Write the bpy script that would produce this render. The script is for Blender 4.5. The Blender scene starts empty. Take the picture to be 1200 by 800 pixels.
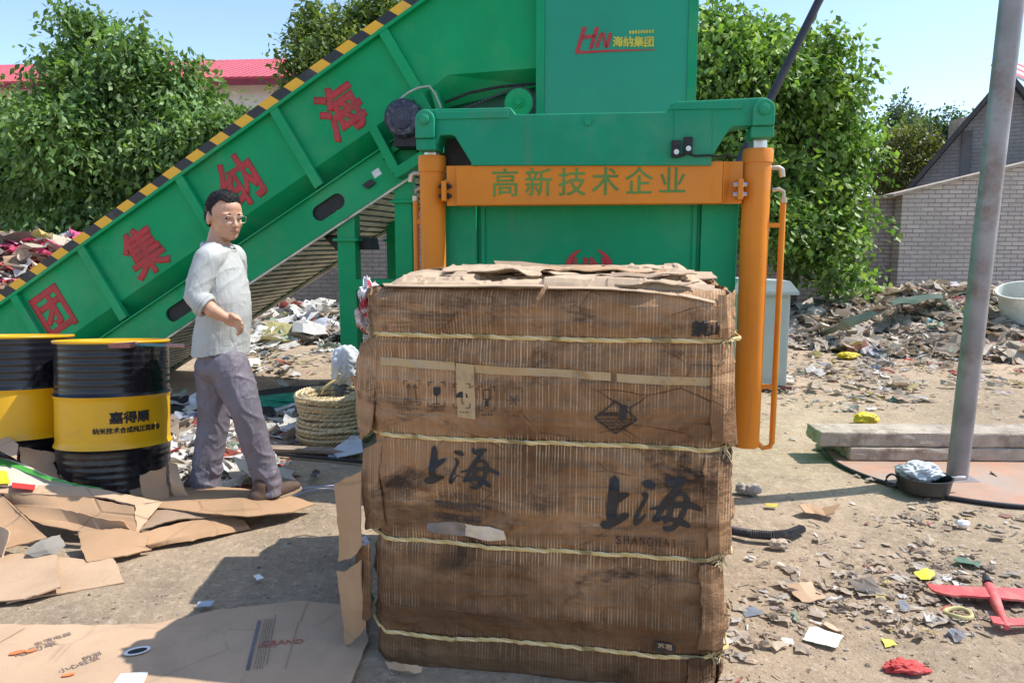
import bpy, bmesh, math, random
import numpy as np
from mathutils import Vector, Matrix, noise, Euler
R = math.radians
scn = bpy.context.scene
col = scn.collection

# ------------------------------------------------------------------ camera, sky, sun, exposure
CAM_H, PITCH, FPX = 1.45, R(7.56), 867.0
cd = bpy.data.cameras.new('camera'); cam = bpy.data.objects.new('camera', cd); col.objects.link(cam)
cam.location = (0, 0, CAM_H); cam.rotation_euler = (R(90) - PITCH, 0, 0)
cd.sensor_width = 36; cd.lens = 36 * FPX / 1200; cd.clip_end = 2000; cd.clip_start = 0.05
scn.camera = cam
SUN_EL, SUN_AZ = R(56), R(7)          # azimuth from +X towards +Y
w = bpy.data.worlds.new('World'); scn.world = w; w.use_nodes = True
nt = w.node_tree; nt.nodes.clear()
sky = nt.nodes.new('ShaderNodeTexSky'); sky.sky_type = 'NISHITA'; sky.sun_disc = False
sky.sun_elevation = SUN_EL; sky.sun_rotation = R(90) - SUN_AZ
sky.air_density = 1.0; sky.dust_density = 0.7; sky.ozone_density = 2.0
bg = nt.nodes.new('ShaderNodeBackground'); bg.inputs[1].default_value = 0.15
wo = nt.nodes.new('ShaderNodeOutputWorld')
nt.links.new(sky.outputs[0], bg.inputs[0]); nt.links.new(bg.outputs[0], wo.inputs[0])
sl = bpy.data.lights.new('sun', 'SUN'); sl.energy = 3.5; sl.angle = R(0.5); sl.color = (1.0, 0.95, 0.87)
so = bpy.data.objects.new('sun', sl); col.objects.link(so)
sd = Vector((math.cos(SUN_EL) * math.cos(SUN_AZ), math.cos(SUN_EL) * math.sin(SUN_AZ), math.sin(SUN_EL)))
so.rotation_euler = sd.to_track_quat('Z', 'Y').to_euler(); so.location = (20, 5, 30)
vs = scn.view_settings
vs.view_transform = 'Standard'; vs.look = 'None'; vs.gamma = 1; vs.use_curve_mapping = False
vs.exposure = 0.8

# ------------------------------------------------------------------ measuring helpers (photo 1200 x 800)
def ray(px, py):
    a = (px - 600) / FPX; u = -(py - 400) / FPX
    return Vector((a, math.cos(PITCH) + math.sin(PITCH) * u, u * math.cos(PITCH) - math.sin(PITCH)))
CP = Vector((0, 0, CAM_H))
def at(px, py, Y):
    d = ray(px, py); return CP + d * (Y / d.y)
def gnd(px, py, z=0.0):
    d = ray(px, py); return CP + d * ((z - CAM_H) / d.z)
class Frame:
    def __init__(s, o, th):
        s.o = Vector(o); s.th = th
        s.M = Matrix.Translation(s.o) @ Matrix.Rotation(th, 4, 'Z'); s.I = s.M.inverted()
    def pl(s, px, py, v=0.0):          # hit the plane local y = v -> local point
        c = s.I @ CP; d = (s.I.to_3x3()) @ ray(px, py)
        return c + d * ((v - c.y) / d.y)
    def uz(s, px, py, v=0.0):
        p = s.pl(px, py, v); return (p.x, p.z)

# ------------------------------------------------------------------ mesh helpers
def link(o, parent=None):
    col.objects.link(o)
    if parent is not None: o.parent = parent
    return o
def tag(o, label=None, cat=None, group=None, kind=None):
    if label: o['label'] = label
    if cat: o['category'] = cat
    if group: o['group'] = group
    if kind: o['kind'] = kind
    return o
def empty(name, loc, rz=0, label=None, cat=None, group=None):
    o = bpy.data.objects.new(name, None); o.empty_display_size = .1
    o.location = loc; o.rotation_euler = (0, 0, rz); link(o)
    return tag(o, label, cat, group)
class MB:
    def __init__(s): s.v = []; s.f = []; s.c = None
    def add(s, vs, fs):
        n = len(s.v); s.v += [tuple(x) for x in vs]; s.f += [tuple(i + n for i in f) for f in fs]; return s
    def box(s, a, b):
        x0, y0, z0 = a; x1, y1, z1 = b
        return s.add([(x0,y0,z0),(x1,y0,z0),(x1,y1,z0),(x0,y1,z0),(x0,y0,z1),(x1,y0,z1),(x1,y1,z1),(x0,y1,z1)],
                     [(0,3,2,1),(4,5,6,7),(0,1,5,4),(1,2,6,5),(2,3,7,6),(3,0,4,7)])
    def obox(s, p, ax, ay, az):        # oriented box: corner p + three edges
        p, ax, ay, az = map(Vector, (p, ax, ay, az))
        return s.add([p, p+ax, p+ax+ay, p+ay, p+az, p+ax+az, p+ax+ay+az, p+ay+az],
                     [(0,3,2,1),(4,5,6,7),(0,1,5,4),(1,2,6,5),(2,3,7,6),(3,0,4,7)])
    def prism(s, poly, v0, v1):        # poly of (u,z), extruded along y
        n = len(poly)
        vs = [(u, v0, z) for u, z in poly] + [(u, v1, z) for u, z in poly]
        fs = [tuple(range(n)), tuple(range(2*n-1, n-1, -1))] + [(i, i+n, (i+1) % n + n, (i+1) % n) for i in range(n)]
        return s.add(vs, fs)
    def cyl(s, p0, p1, r0, r1=None, n=20, caps=True):
        p0, p1 = Vector(p0), Vector(p1); r1 = r0 if r1 is None else r1
        q = (p1 - p0).to_track_quat('Z', 'Y'); vs = []
        for p, r in ((p0, r0), (p1, r1)):
            for i in range(n):
                t = 2*math.pi*i/n; vs.append(p + q @ Vector((r*math.cos(t), r*math.sin(t), 0)))
        fs = [(i, (i+1) % n, (i+1) % n+n, i+n) for i in range(n)]
        if caps: fs += [tuple(range(n-1, -1, -1)), tuple(range(n, 2*n))]
        return s.add(vs, fs)
    def tube(s, pts, r, n=8, closed=False):
        pts = [Vector(p) for p in pts]; m = len(pts); vs = []; fs = []
        rs = r if isinstance(r, (list, tuple)) else [r]*m
        up = Vector((0.013, 0.021, 1))
        for i, p in enumerate(pts):
            a = pts[(i-1) % m] if (closed or i > 0) else p; b = pts[(i+1) % m] if (closed or i < m-1) else p
            t = (b - a).normalized(); x = t.cross(up)
            if x.length < .05: x = t.cross(Vector((1, 0, 0.1)))
            x.normalize(); y = t.cross(x)
            for k in range(n):
                g = 2*math.pi*k/n; vs.append(p + (x*math.cos(g) + y*math.sin(g))*rs[i])
        for i in range(m if closed else m-1):
            j = (i+1) % m
            for k in range(n):
                fs.append((i*n+k, i*n+(k+1) % n, j*n+(k+1) % n, j*n+k))
        if not closed: fs += [tuple(range(n-1, -1, -1)), tuple((m-1)*n+k for k in range(n))]
        return s.add(vs, fs)
    def lathe(s, prof, c, n=40, closed=False):
        c = Vector(c); m = len(prof); vs = []; fs = []
        for r, z in prof:
            for k in range(n):
                g = 2*math.pi*k/n; vs.append(c + Vector((r*math.cos(g), r*math.sin(g), z)))
        for i in range(m if closed else m-1):
            j = (i+1) % m
            for k in range(n): fs.append((i*n+k, i*n+(k+1) % n, j*n+(k+1) % n, j*n+k))
        return s.add(vs, fs)
    def sheet(s, rows, sub=4, th=.006, amp=.004, seed=0, freq=3.0, fray=.005):
        # rows: grid of points; bilinear refined, rippled, given thickness
        rows = [[Vector(p) for p in r] for r in rows]; nr, nc = len(rows), len(rows[0])
        R_, C_ = (nr-1)*sub+1, (nc-1)*sub+1
        P = [[None]*C_ for _ in range(R_)]
        for i in range(R_):
            a = min(i//sub, nr-2); fa = i/sub - a
            for j in range(C_):
                b = min(j//sub, nc-2); fb = j/sub - b
                p = rows[a][b].lerp(rows[a][b+1], fb).lerp(rows[a+1][b].lerp(rows[a+1][b+1], fb), fa)
                q = p*freq + Vector((seed*7.3, seed*3.1, seed))
                e = 1.0
                P[i][j] = p + Vector((noise.noise(q+Vector((9,0,0)))*.5, noise.noise(q+Vector((0,9,0)))*.5, noise.noise(q)))*amp*2*e
        if fray and amp:
            for i in range(R_):
                for j in range(C_):
                    if i in (0, R_-1) or j in (0, C_-1):
                        ii, jj = min(max(i, 1), R_-2) if R_ > 2 else i, min(max(j, 1), C_-2) if C_ > 2 else j
                        d = P[ii][jj]-P[i][j]
                        if d.length > 1e-6: P[i][j] = P[i][j] + d.normalized()*(fray*(.5+noise.noise(P[i][j]*31+Vector((seed, 0, 0)))*1.6+noise.noise(P[i][j]*90)*.5))
        N = [[None]*C_ for _ in range(R_)]
        for i in range(R_):
            for j in range(C_):
                a = P[min(i+1, R_-1)][j] - P[max(i-1, 0)][j]; b = P[i][min(j+1, C_-1)] - P[i][max(j-1, 0)]
                n_ = b.cross(a)
                N[i][j] = n_.normalized() if n_.length > 1e-9 else Vector((0, 0, 1))
        vs = [P[i][j] + N[i][j]*th/2 for i in range(R_) for j in range(C_)] + [P[i][j] - N[i][j]*th/2 for i in range(R_) for j in range(C_)]
        T = R_*C_; fs = []
        for i in range(R_-1):
            for j in range(C_-1):
                a, b, c, d = i*C_+j, i*C_+j+1, (i+1)*C_+j+1, (i+1)*C_+j
                fs.append((a, b, c, d)); fs.append((a+T, d+T, c+T, b+T))
        bd = [(0, j) for j in range(C_)] + [(i, C_-1) for i in range(1, R_)] + [(R_-1, j) for j in range(C_-2, -1, -1)] + [(i, 0) for i in range(R_-2, 0, -1)]
        ids = [i*C_+j for i, j in bd]
        for k in range(len(ids)):
            a, b = ids[k], ids[(k+1) % len(ids)]; fs.append((a, a+T, b+T, b))
        return s.add(vs, fs)
    def build(s, name, mat, parent=None, smooth=False, bevel=0, world_to=None):
        me = bpy.data.meshes.new(name); vs = s.v
        if world_to is not None: vs = [tuple(world_to @ Vector(p)) for p in vs]
        me.from_pydata(vs, [], s.f)
        bm = bmesh.new(); bm.from_mesh(me); bmesh.ops.recalc_face_normals(bm, faces=bm.faces); bm.to_mesh(me); bm.free()
        if s.c is not None:
            at_ = me.color_attributes.new('Col', 'FLOAT_COLOR', 'POINT')
            at_.data.foreach_set('color', np.array(s.c, dtype=np.float32).ravel())
        me.materials.append(mat)
        if smooth:
            me.polygons.foreach_set('use_smooth', [True]*len(me.polygons))
            try: me.set_sharp_from_angle(angle=R(38))
            except Exception: pass
        o = bpy.data.objects.new(name, me); link(o, parent)
        if bevel:
            b = o.modifiers.new('bevel', 'BEVEL'); b.width = bevel; b.segments = 2; b.limit_method = 'ANGLE'; b.angle_limit = R(40)
        return o

# ------------------------------------------------------------------ materials
def newmat(name):
    m = bpy.data.materials.new(name); m.use_nodes = True; t = m.node_tree; b = t.nodes['Principled BSDF']; return m, t, b
def N(t, typ, **kw):
    n = t.nodes.new(typ)
    for k, v in kw.items():
        if k.startswith('i_'): n.inputs[k[2:]].default_value = v
        else: setattr(n, k, v)
    return n
def coords(t, scale=(1, 1, 1), src='Object'):
    tc = N(t, 'ShaderNodeTexCoord'); mp = N(t, 'ShaderNodeMapping'); mp.inputs['Scale'].default_value = scale
    t.links.new(tc.outputs[src], mp.inputs[0]); return mp.outputs[0]
def nz(t, scale, detail=6, rough=.6, cs=(1, 1, 1), dist=0.0):
    n = N(t, 'ShaderNodeTexNoise'); n.inputs['Scale'].default_value = scale; n.inputs['Detail'].default_value = detail
    n.inputs['Roughness'].default_value = rough; n.inputs['Distortion'].default_value = dist
    t.links.new(coords(t, cs), n.inputs['Vector']); return n.outputs['Fac']
def ramp(t, fac, stops):
    r = N(t, 'ShaderNodeValToRGB'); e = r.color_ramp.elements
    while len(e) < len(stops): e.new(.5)
    for x, (p, c) in zip(e, stops):
        x.position = p; x.color = (c, c, c, 1) if not isinstance(c, (tuple, list)) else (*c, 1)
    t.links.new(fac, r.inputs[0]); return r.outputs[0]
def mix(t, fac, a, b, mode='MIX'):
    m = N(t, 'ShaderNodeMix', data_type='RGBA', blend_type=mode)
    for s, v in ((m.inputs['Factor'], fac), (m.inputs['A'], a), (m.inputs['B'], b)):
        if isinstance(v, (int, float)): s.default_value = v if s.type == 'VALUE' else (v, v, v, 1)
        elif isinstance(v, (tuple, list)): s.default_value = (*v, 1)
        else: t.links.new(v, s)
    return m.outputs['Result']
def bump(t, b, h, strength=.3, dist=.01):
    n = N(t, 'ShaderNodeBump'); n.inputs['Strength'].default_value = strength; n.inputs['Distance'].default_value = dist
    t.links.new(h, n.inputs['Height'])
    prev = b.inputs['Normal'].links
    if prev: t.links.new(prev[0].from_socket, n.inputs['Normal'])
    t.links.new(n.outputs[0], b.inputs['Normal'])
def simple(name, c, rough=.6, metal=0, var=.25, vscale=4, bmp=0, bscale=40, dirt=None, dscale=3, dcut=(.5, .7), spec=.5):
    m, t, b = newmat(name)
    lo = tuple(x*(1-var) for x in c); hi = tuple(min(1, x*(1+var)) for x in c)
    o = mix(t, ramp(t, nz(t, vscale), [(.3, 0.), (.7, 1.)]), lo, hi)
    if dirt: o = mix(t, ramp(t, nz(t, dscale, 8, .7), [(dcut[0], 0.), (dcut[1], .8)]), o, dirt)
    t.links.new(o, b.inputs['Base Color']); b.inputs['Roughness'].default_value = rough; b.inputs['Metallic'].default_value = metal
    b.inputs['Specular IOR Level'].default_value = spec
    if bmp: bump(t, b, nz(t, bscale), bmp, .01)
    return m
def paint(name, c, rough=.34, dust=(.45, .4, .32), dustamt=.35):
    m, t, b = newmat(name)
    lo = tuple(x*.86 for x in c); hi = tuple(min(1, x*1.1) for x in c)
    o = mix(t, ramp(t, nz(t, 1.7, 5), [(.3, 0.), (.7, 1.)]), lo, hi)
    d = ramp(t, nz(t, 1.4, 9, .68), [(.48, 0.), (.8, dustamt)])
    o = mix(t, d, o, dust)
    d2 = ramp(t, nz(t, 9, 6, .7, (1, 1, .12)), [(.62, 0.), (.78, dustamt*.7)])
    o = mix(t, d2, o, tuple(x*.45 for x in c))
    sp = ramp(t, nz(t, 60, 3, .6), [(.72, 0.), (.78, dustamt)])
    o = mix(t, sp, o, dust)
    t.links.new(o, b.inputs['Base Color'])
    b.inputs['Specular IOR Level'].default_value = .27
    st_ = ramp(t, nz(t, 1.0, 6, .7, (14, 14, .8)), [(.60, 0.), (.70, dustamt*1.1)])
    o = mix(t, st_, o, (.22, .13, .06)); ch = ramp(t, nz(t, 5, 12, .8), [(.64, 0.), (.665, .8)])
    o = mix(t, ch, o, tuple(x*.55+.05 for x in c)); t.links.new(o, b.inputs['Base Color'])
    rr = N(t, 'ShaderNodeMath', operation='ADD'); t.links.new(ramp(t, nz(t, 3, 7), [(.3, 0.), (.8, .3)]), rr.inputs[0]); rr.inputs[1].default_value = rough
    t.links.new(rr.outputs[0], b.inputs['Roughness'])
    bump(t, b, nz(t, 2.2, 3), .3, .02); bump(t, b, nz(t, 120, 2), .05, .002)
    return m
GREEN = paint('green_paint', (.0, .33, .115), .42, dustamt=.16)
GREEN_B = paint('baler_green', (.0, .29, .125), .4, dustamt=.15)
GREEN_T = paint('arm_green', (.008, .27, .14), .45, dustamt=.2)
ORANGE = paint('orange_paint', (.72, .235, .018), .36, (.45, .3, .17), .28)
REDP = simple('red_marking', (.46, .025, .03), .5, dirt=(.25, .08, .05), dscale=14)
GREENP = simple('green_marking', (.10, .24, .04), .5)
YELP = simple('yellow_marking', (.6, .5, .06), .5)
BLACK = simple('black_part', (.010, .010, .012), .6, dirt=(.04, .035, .03), dscale=20)
DARKS = simple('dark_steel', (.03, .03, .035), .45, .3)
STEEL = simple('steel', (.55, .54, .52), .3, .9)
BRASS = simple('brass', (.5, .42, .3), .35, .7)
SLAT = simple('slat_metal', (.72, .67, .56), .6, .0, dirt=(.12, .09, .06), dscale=5)
GALV = simple('galvanised', (.27, .265, .28), .45, .25, .3, 3.2, .15, 30, (.17, .085, .055), 2.9, (.52, .68))
CONC = simple('concrete', (.43, .36, .29), .9, 0, .25, 5, 1., 45, (.24, .18, .14), 7, (.5, .62))
STONE = simple('stone', (.36, .31, .26), .9, 0, .2, 8, .6, 50)
WHITEP = simple('white_marking', (.8, .8, .78), .5)
INK = simple('black_ink', (.018, .016, .018), .6, var=.4, vscale=30)
FAINT = simple('faded_ink', (.09, .058, .04), .7, var=.5, vscale=30)

def attr_mat(name, rough=.6, trans=0, bmp=0.0, bscale=50, var=.2, spec=.3):
    m, t, b = newmat(name)
    a = N(t, 'ShaderNodeAttribute', attribute_name='Col')
    v = mix(t, ramp(t, nz(t, 25, 4), [(.3, 0.), (.7, 1.)]), (1-var,)*3, (1,)*3)
    o = mix(t, 1.0, a.outputs['Color'], v, 'MULTIPLY')
    t.links.new(o, b.inputs['Base Color']); b.inputs['Roughness'].default_value = rough
    b.inputs['Specular IOR Level'].default_value = spec
    if bmp: bump(t, b, nz(t, bscale), bmp, .01)
    if trans:
        tr = N(t, 'ShaderNodeBsdfTranslucent'); t.links.new(mix(t, 1.0, o, (1.3, 1.5, .5), 'MULTIPLY'), tr.inputs[0])
        ms = N(t, 'ShaderNodeMixShader'); ms.inputs[0].default_value = trans
        if name == 'litter': tr.inputs[0].default_value = (1, 1, 1, 1); t.links.new(o, tr.inputs[0])
        out = t.nodes['Material Output']
        t.links.new(b.outputs[0], ms.inputs[1]); t.links.new(tr.outputs[0], ms.inputs[2]); t.links.new(ms.outputs[0], out.inputs[0])
    return m
LEAF = attr_mat('leaf', .5, .34, var=.15, spec=.35)
LITTER = attr_mat('litter', .65, .22, .3)
BARK = simple('bark', (.11, .085, .065), .9, 0, .3, 12, .8, 30)

def cardboard(name, c=(.43, .27, .155), dirt=.35):
    m, t, b = newmat(name)
    o = mix(t, ramp(t, nz(t, 2.5, 7), [(.3, 0.), (.7, 1.)]), tuple(x*.82 for x in c), tuple(x*1.12 for x in c))
    o = mix(t, ramp(t, nz(t, 5, 9, .7), [(.55, 0.), (.75, dirt)]), o, (.16, .11, .07))
    o = mix(t, ramp(t, nz(t, 70, 3, .6), [(.68, 0.), (.75, dirt)]), o, (.15, .12, .09))
    t.links.new(o, b.inputs['Base Color']); b.inputs['Roughness'].default_value = .8; b.inputs['Specular IOR Level'].default_value = .2
    vo = N(t, 'ShaderNodeTexVoronoi', feature='DISTANCE_TO_EDGE'); vo.inputs['Scale'].default_value = 2.3; vo.inputs['Randomness'].default_value = 1; t.links.new(coords(t), vo.inputs['Vector'])
    cr = mix(t, 1.0, ramp(t, vo.outputs['Distance'], [(.0, 1.), (.02, 0.)]), ramp(t, nz(t, 1.9, 4), [(.45, 0.), (.6, 1.)]), 'MULTIPLY')
    o = mix(t, mix(t, 1.0, cr, .45, 'MULTIPLY'), o, tuple(x*.45 for x in c))
    o = mix(t, ramp(t, nz(t, 1.6, 8, .72, (1, 1, 1), 1.0), [(.53, 0.), (.63, dirt*.9)]), o, (.30, .22, .15))
    t.links.new(o, b.inputs['Base Color']); bump(t, b, cr, .6, -.006)
    wv = N(t, 'ShaderNodeTexWave'); wv.inputs['Scale'].default_value = 40; wv.inputs['Distortion'].default_value = .6
    t.links.new(coords(t, (1, .3, 0)), wv.inputs['Vector'])
    bump(t, b, wv.outputs['Fac'], .12, .002); bump(t, b, nz(t, 9, 5), .35, .012)
    return m
CARD = cardboard('cardboard'); CARD2 = cardboard('cardboard_pale', (.50, .345, .225), .3); CARD3 = cardboard('cardboard_dull', (.34, .24, .16), .5)

def ZPX(py):
    d = ray(640, py); return CP.z + d.z*(2.39/d.y)
def bale_mat():
    m, t, b = newmat('baled_cardboard')
    c = coords(t, (1, 1, 1))
    big = ramp(t, nz(t, 1.5, 8, .66, (1, 1, 1.3), .6), [(.36, 0.), (.62, 1.)])
    o = mix(t, big, (.155, .080, .038), (.42, .245, .13))
    # level bands of different tone: every folded carton edge in the stack
    band = ramp(t, nz(t, 1.0, 3, .6, (.3, .3, 5.0)), [(.47, 0.), (.51, 1.)])
    o = mix(t, mix(t, 1.0, band, .55, 'MULTIPLY'), o, mix(t, big, (.11, .052, .022), (.27, .14, .066)))
    seam = ramp(t, nz(t, 1.0, 2, .5, (.10, .10, 17)), [(.655, 0.), (.675, 1.)])
    o = mix(t, mix(t, 1.0, seam, .75, 'MULTIPLY'), o, (.05, .03, .018))
    # flute lines: fine upright ridges where the liner has worn off
    wv = N(t, 'ShaderNodeTexWave', bands_direction='X'); wv.inputs['Scale'].default_value = 31; wv.inputs['Distortion'].default_value = .5
    wv.inputs['Detail'].default_value = 1; wv.inputs['Detail Scale'].default_value = .4; t.links.new(coords(t, (1, .25, .01)), wv.inputs['Vector'])
    fine = ramp(t, nz(t, 1.0, 2, .7, (85, 20, 1.1)), [(.40, 0.), (.56, 1.)])
    ln = mix(t, 1.0, ramp(t, wv.outputs['Fac'], [(.5, 0.), (.85, 1.)]), fine, 'MULTIPLY')
    tc = N(t, 'ShaderNodeTexCoord'); sx = N(t, 'ShaderNodeSeparateXYZ'); t.links.new(tc.outputs['Object'], sx.inputs[0])
    wob = nz(t, 2.2, 5, .6, (1, 1, .4)); zz = N(t, 'ShaderNodeMath', operation='MULTIPLY_ADD'); t.links.new(wob, zz.inputs[0]); zz.inputs[1].default_value = .075; t.links.new(sx.outputs['Z'], zz.inputs[2])
    zn = N(t, 'ShaderNodeMath', operation='MULTIPLY_ADD'); t.links.new(zz.outputs[0], zn.inputs[0]); zn.inputs[1].default_value = 1/1.35; zn.inputs[2].default_value = -.0375/1.35
    zp = lambda py: max(0.0, min(1.0, ZPX(py)/1.35))
    st = [(0., .25)]
    for y0, y1, val in ((760, 745, .9), (735, 715, .12), (713, 702, .95), (695, 655, .35), (652, 632, .9), (622, 597, .15), (591, 574, 1.), (568, 532, .5), (530, 512, .95), (505, 478, .12), (470, 434, .9), (420, 398, 1.), (390, 345, .65)):
        st += [(zp(y0), val), (zp(y1), val)]
    mz = ramp(t, zn.outputs[0], st[:31])
    mask = mix(t, 1.0, mz, ramp(t, nz(t, 1.0, 5, .65, (1.6, 1, 5), .2), [(.30, .2), (.58, 1.)]), 'MULTIPLY')
    ln = mix(t, 1.0, ln, mask, 'MULTIPLY')
    worn = ramp(t, nz(t, 1.0, 4, .7, (60, 20, 7)), [(.35, .45), (.6, 1.)])
    ln = mix(t, 1.0, ln, worn, 'MULTIPLY')
    o = mix(t, mix(t, 1.0, ln, .95, 'MULTIPLY'), o, (.72, .51, .32))
    dk = ramp(t, nz(t, 1.0, 3, .6, (75, 15, 2.4)), [(.52, 0.), (.66, 1.)])
    o = mix(t, mix(t, 1.0, mix(t, 1.0, dk, mask, 'MULTIPLY'), .3, 'MULTIPLY'), o, (.07, .04, .025))
    # black smears, long and level
    sm = ramp(t, nz(t, 1.0, 8, .72, (1.6, 1.6, 3.6), .5), [(.52, 0.), (.62, .92)])
    sm2 = ramp(t, nz(t, 1.7, 3, .6), [(.40, 0.), (.54, 1.)])
    o = mix(t, mix(t, 1.0, sm, sm2, 'MULTIPLY'), o, (.035, .024, .019))
    sm3 = ramp(t, nz(t, 6, 10, .78), [(.54, 0.), (.66, .7)])
    o = mix(t, sm3, o, (.07, .042, .028))
    # darker towards the bottom, broken by noise, and dark creases of crushed board
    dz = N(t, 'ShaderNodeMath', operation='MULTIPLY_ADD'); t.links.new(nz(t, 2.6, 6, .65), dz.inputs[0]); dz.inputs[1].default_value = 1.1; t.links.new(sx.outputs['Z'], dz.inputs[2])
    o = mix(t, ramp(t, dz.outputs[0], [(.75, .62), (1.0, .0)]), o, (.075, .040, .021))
    vo = N(t, 'ShaderNodeTexVoronoi', feature='DISTANCE_TO_EDGE'); vo.inputs['Scale'].default_value = 3.4; t.links.new(coords(t, (1, 1, 1.9)), vo.inputs['Vector'])
    cr = ramp(t, vo.outputs['Distance'], [(.0, 1.), (.014, 0.)]); cr = mix(t, 1.0, cr, ramp(t, nz(t, 2.7, 4), [(.5, 0.), (.62, .7)]), 'MULTIPLY')
    o = mix(t, cr, o, (.045, .026, .016))
    # pale scuffs where the paper has torn
    sc = ramp(t, nz(t, 1.0, 6, .7, (3, 3, 16)), [(.66, 0.), (.71, .55)])
    o = mix(t, sc, o, (.55, .42, .29))
    t.links.new(o, b.inputs['Base Color']); b.inputs['Roughness'].default_value = .82; b.inputs['Specular IOR Level'].default_value = .15
    bump(t, b, cr, .7, -.008); bump(t, b, nz(t, 5, 6, .65, (1, 1, 1.7)), .8, .03); bump(t, b, band, .4, .006); bump(t, b, seam, .6, -.008)
    bump(t, b, ln, .5, .004); bump(t, b, nz(t, 14, 8, .7, (1, 1, 1.8)), .5, .012)
    return m
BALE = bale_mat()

def ground_mat():
    m, t, b = newmat('dirt')
    n1 = ramp(t, nz(t, .55, 8, .62), [(.32, 0.), (.68, 1.)])
    o = mix(t, n1, (.33, .255, .175), (.54, .41, .28))
    o = mix(t, ramp(t, nz(t, 3.5, 9, .7), [(.45, 0.), (.7, .7)]), o, (.24, .185, .135))
    o = mix(t, ramp(t, nz(t, 22, 6, .7), [(.5, 0.), (.66, .6)]), o, (.60, .48, .35))
    o = mix(t, ramp(t, nz(t, 75, 3, .6), [(.63, 0.), (.7, .75)]), o, (.6, .53, .45))
    o = mix(t, ramp(t, nz(t, 48, 4, .6), [(.62, 0.), (.7, .7)]), o, (.1, .08, .065))
    t.links.new(o, b.inputs['Base Color']); b.inputs['Roughness'].default_value = .95; b.inputs['Specular IOR Level'].default_value = .15
    bump(t, b, nz(t, 9, 10, .72), .7, .05); bump(t, b, nz(t, 60, 6, .7), .6, .012)
    return m
DIRT = ground_mat()

def brick_mat(name, c1, c2, mort, rot=False):
    m, t, b = newmat(name)
    tc = N(t, 'ShaderNodeTexCoord'); sx = N(t, 'ShaderNodeSeparateXYZ'); cx = N(t, 'ShaderNodeCombineXYZ')
    t.links.new(tc.outputs['Object'], sx.inputs[0]); t.links.new(sx.outputs['X'], cx.inputs['X']); t.links.new(sx.outputs['Z'], cx.inputs['Y'])
    nzv = N(t, 'ShaderNodeTexNoise'); nzv.inputs['Scale'].default_value = 3.0
    va = N(t, 'ShaderNodeVectorMath', operation='MULTIPLY_ADD'); t.links.new(nzv.outputs['Color'], va.inputs[0]); va.inputs[1].default_value = (.06, .04, 0); t.links.new(cx.outputs[0], va.inputs[2])
    bt = N(t, 'ShaderNodeTexBrick'); bt.inputs['Scale'].default_value = 1.0; bt.inputs['Brick Width'].default_value = .25; bt.inputs['Row Height'].default_value = .079
    bt.inputs['Mortar Size'].default_value = .0075; bt.inputs['Mortar Smooth'].default_value = .3
    bt.inputs['Color1'].default_value = (*c1, 1); bt.inputs['Color2'].default_value = (*c2, 1); bt.inputs['Mortar'].default_value = (*mort, 1)
    t.links.new(va.outputs[0], bt.inputs['Vector'])
    o = mix(t, ramp(t, nz(t, .8, 9, .7), [(.42, 0.), (.66, .75)]), bt.outputs['Color'], tuple(x*.6 for x in c1))
    o = mix(t, ramp(t, nz(t, 11, 6, .7), [(.5, 0.), (.7, .4)]), o, tuple(min(1, x*1.3) for x in c2))
    t.links.new(o, b.inputs['Base Color']); b.inputs['Roughness'].default_value = .92
    inv = N(t, 'ShaderNodeMath', operation='SUBTRACT'); inv.inputs[0].default_value = 1; t.links.new(bt.outputs['Fac'], inv.inputs[1])
    bump(t, b, inv.outputs[0], .8, .015); bump(t, b, nz(t, 30, 6), .4, .01)
    return m
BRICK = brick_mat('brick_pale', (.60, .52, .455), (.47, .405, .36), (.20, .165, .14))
BRICK_SHADED = brick_mat('brick_shaded', (.27, .225, .20), (.34, .28, .25), (.13, .11, .1))  # darker copy of the pale brick, tree shade put into the colour

# ------------------------------------------------------------------ text
def text_mesh(body, size, bold=0.0, shear=0.0, xs=1.0, align='CENTER', th=.001):
    f = bpy.data.curves.new('lettering', 'FONT'); f.body = body; f.size = size; f.align_x = align; f.align_y = 'CENTER'
    f.bevel_depth = bold; f.bevel_resolution = 0; f.extrude = th; f.shear = shear; f.resolution_u = 3
    o = bpy.data.objects.new('lettering', f); col.objects.link(o)
    bpy.context.view_layer.update()
    me = bpy.data.meshes.new_from_object(o.evaluated_get(bpy.context.evaluated_depsgraph_get()))
    bpy.data.objects.remove(o); bpy.data.curves.remove(f)
    for v in me.vertices: v.co.x *= xs
    return me
def lettering(body, size, mat, parent, origin, ux, uy, bold=0, shear=0, xs=1.0, align='CENTER', fn=None, name='lettering', squash=.25):
    me = text_mesh(body, size, bold, shear, xs, align)
    ux, uy, origin = Vector(ux), Vector(uy), Vector(origin); nn = ux.cross(uy).normalized()
    for v in me.vertices:
        if fn: v.co = fn(v.co.x, v.co.y, v.co.z*squash)
        else: v.co = origin + ux*v.co.x + uy*v.co.y + nn*v.co.z*squash
    me.materials.clear(); me.materials.append(mat)
    o = bpy.data.objects.new(name, me); return link(o, parent)

random.seed(5); np.random.seed(5)
def copy_tree(o, parent=None):
    c = o.copy(); col.objects.link(c); c.parent = parent
    for ch in list(o.children): copy_tree(ch, c)
    return c

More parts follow.
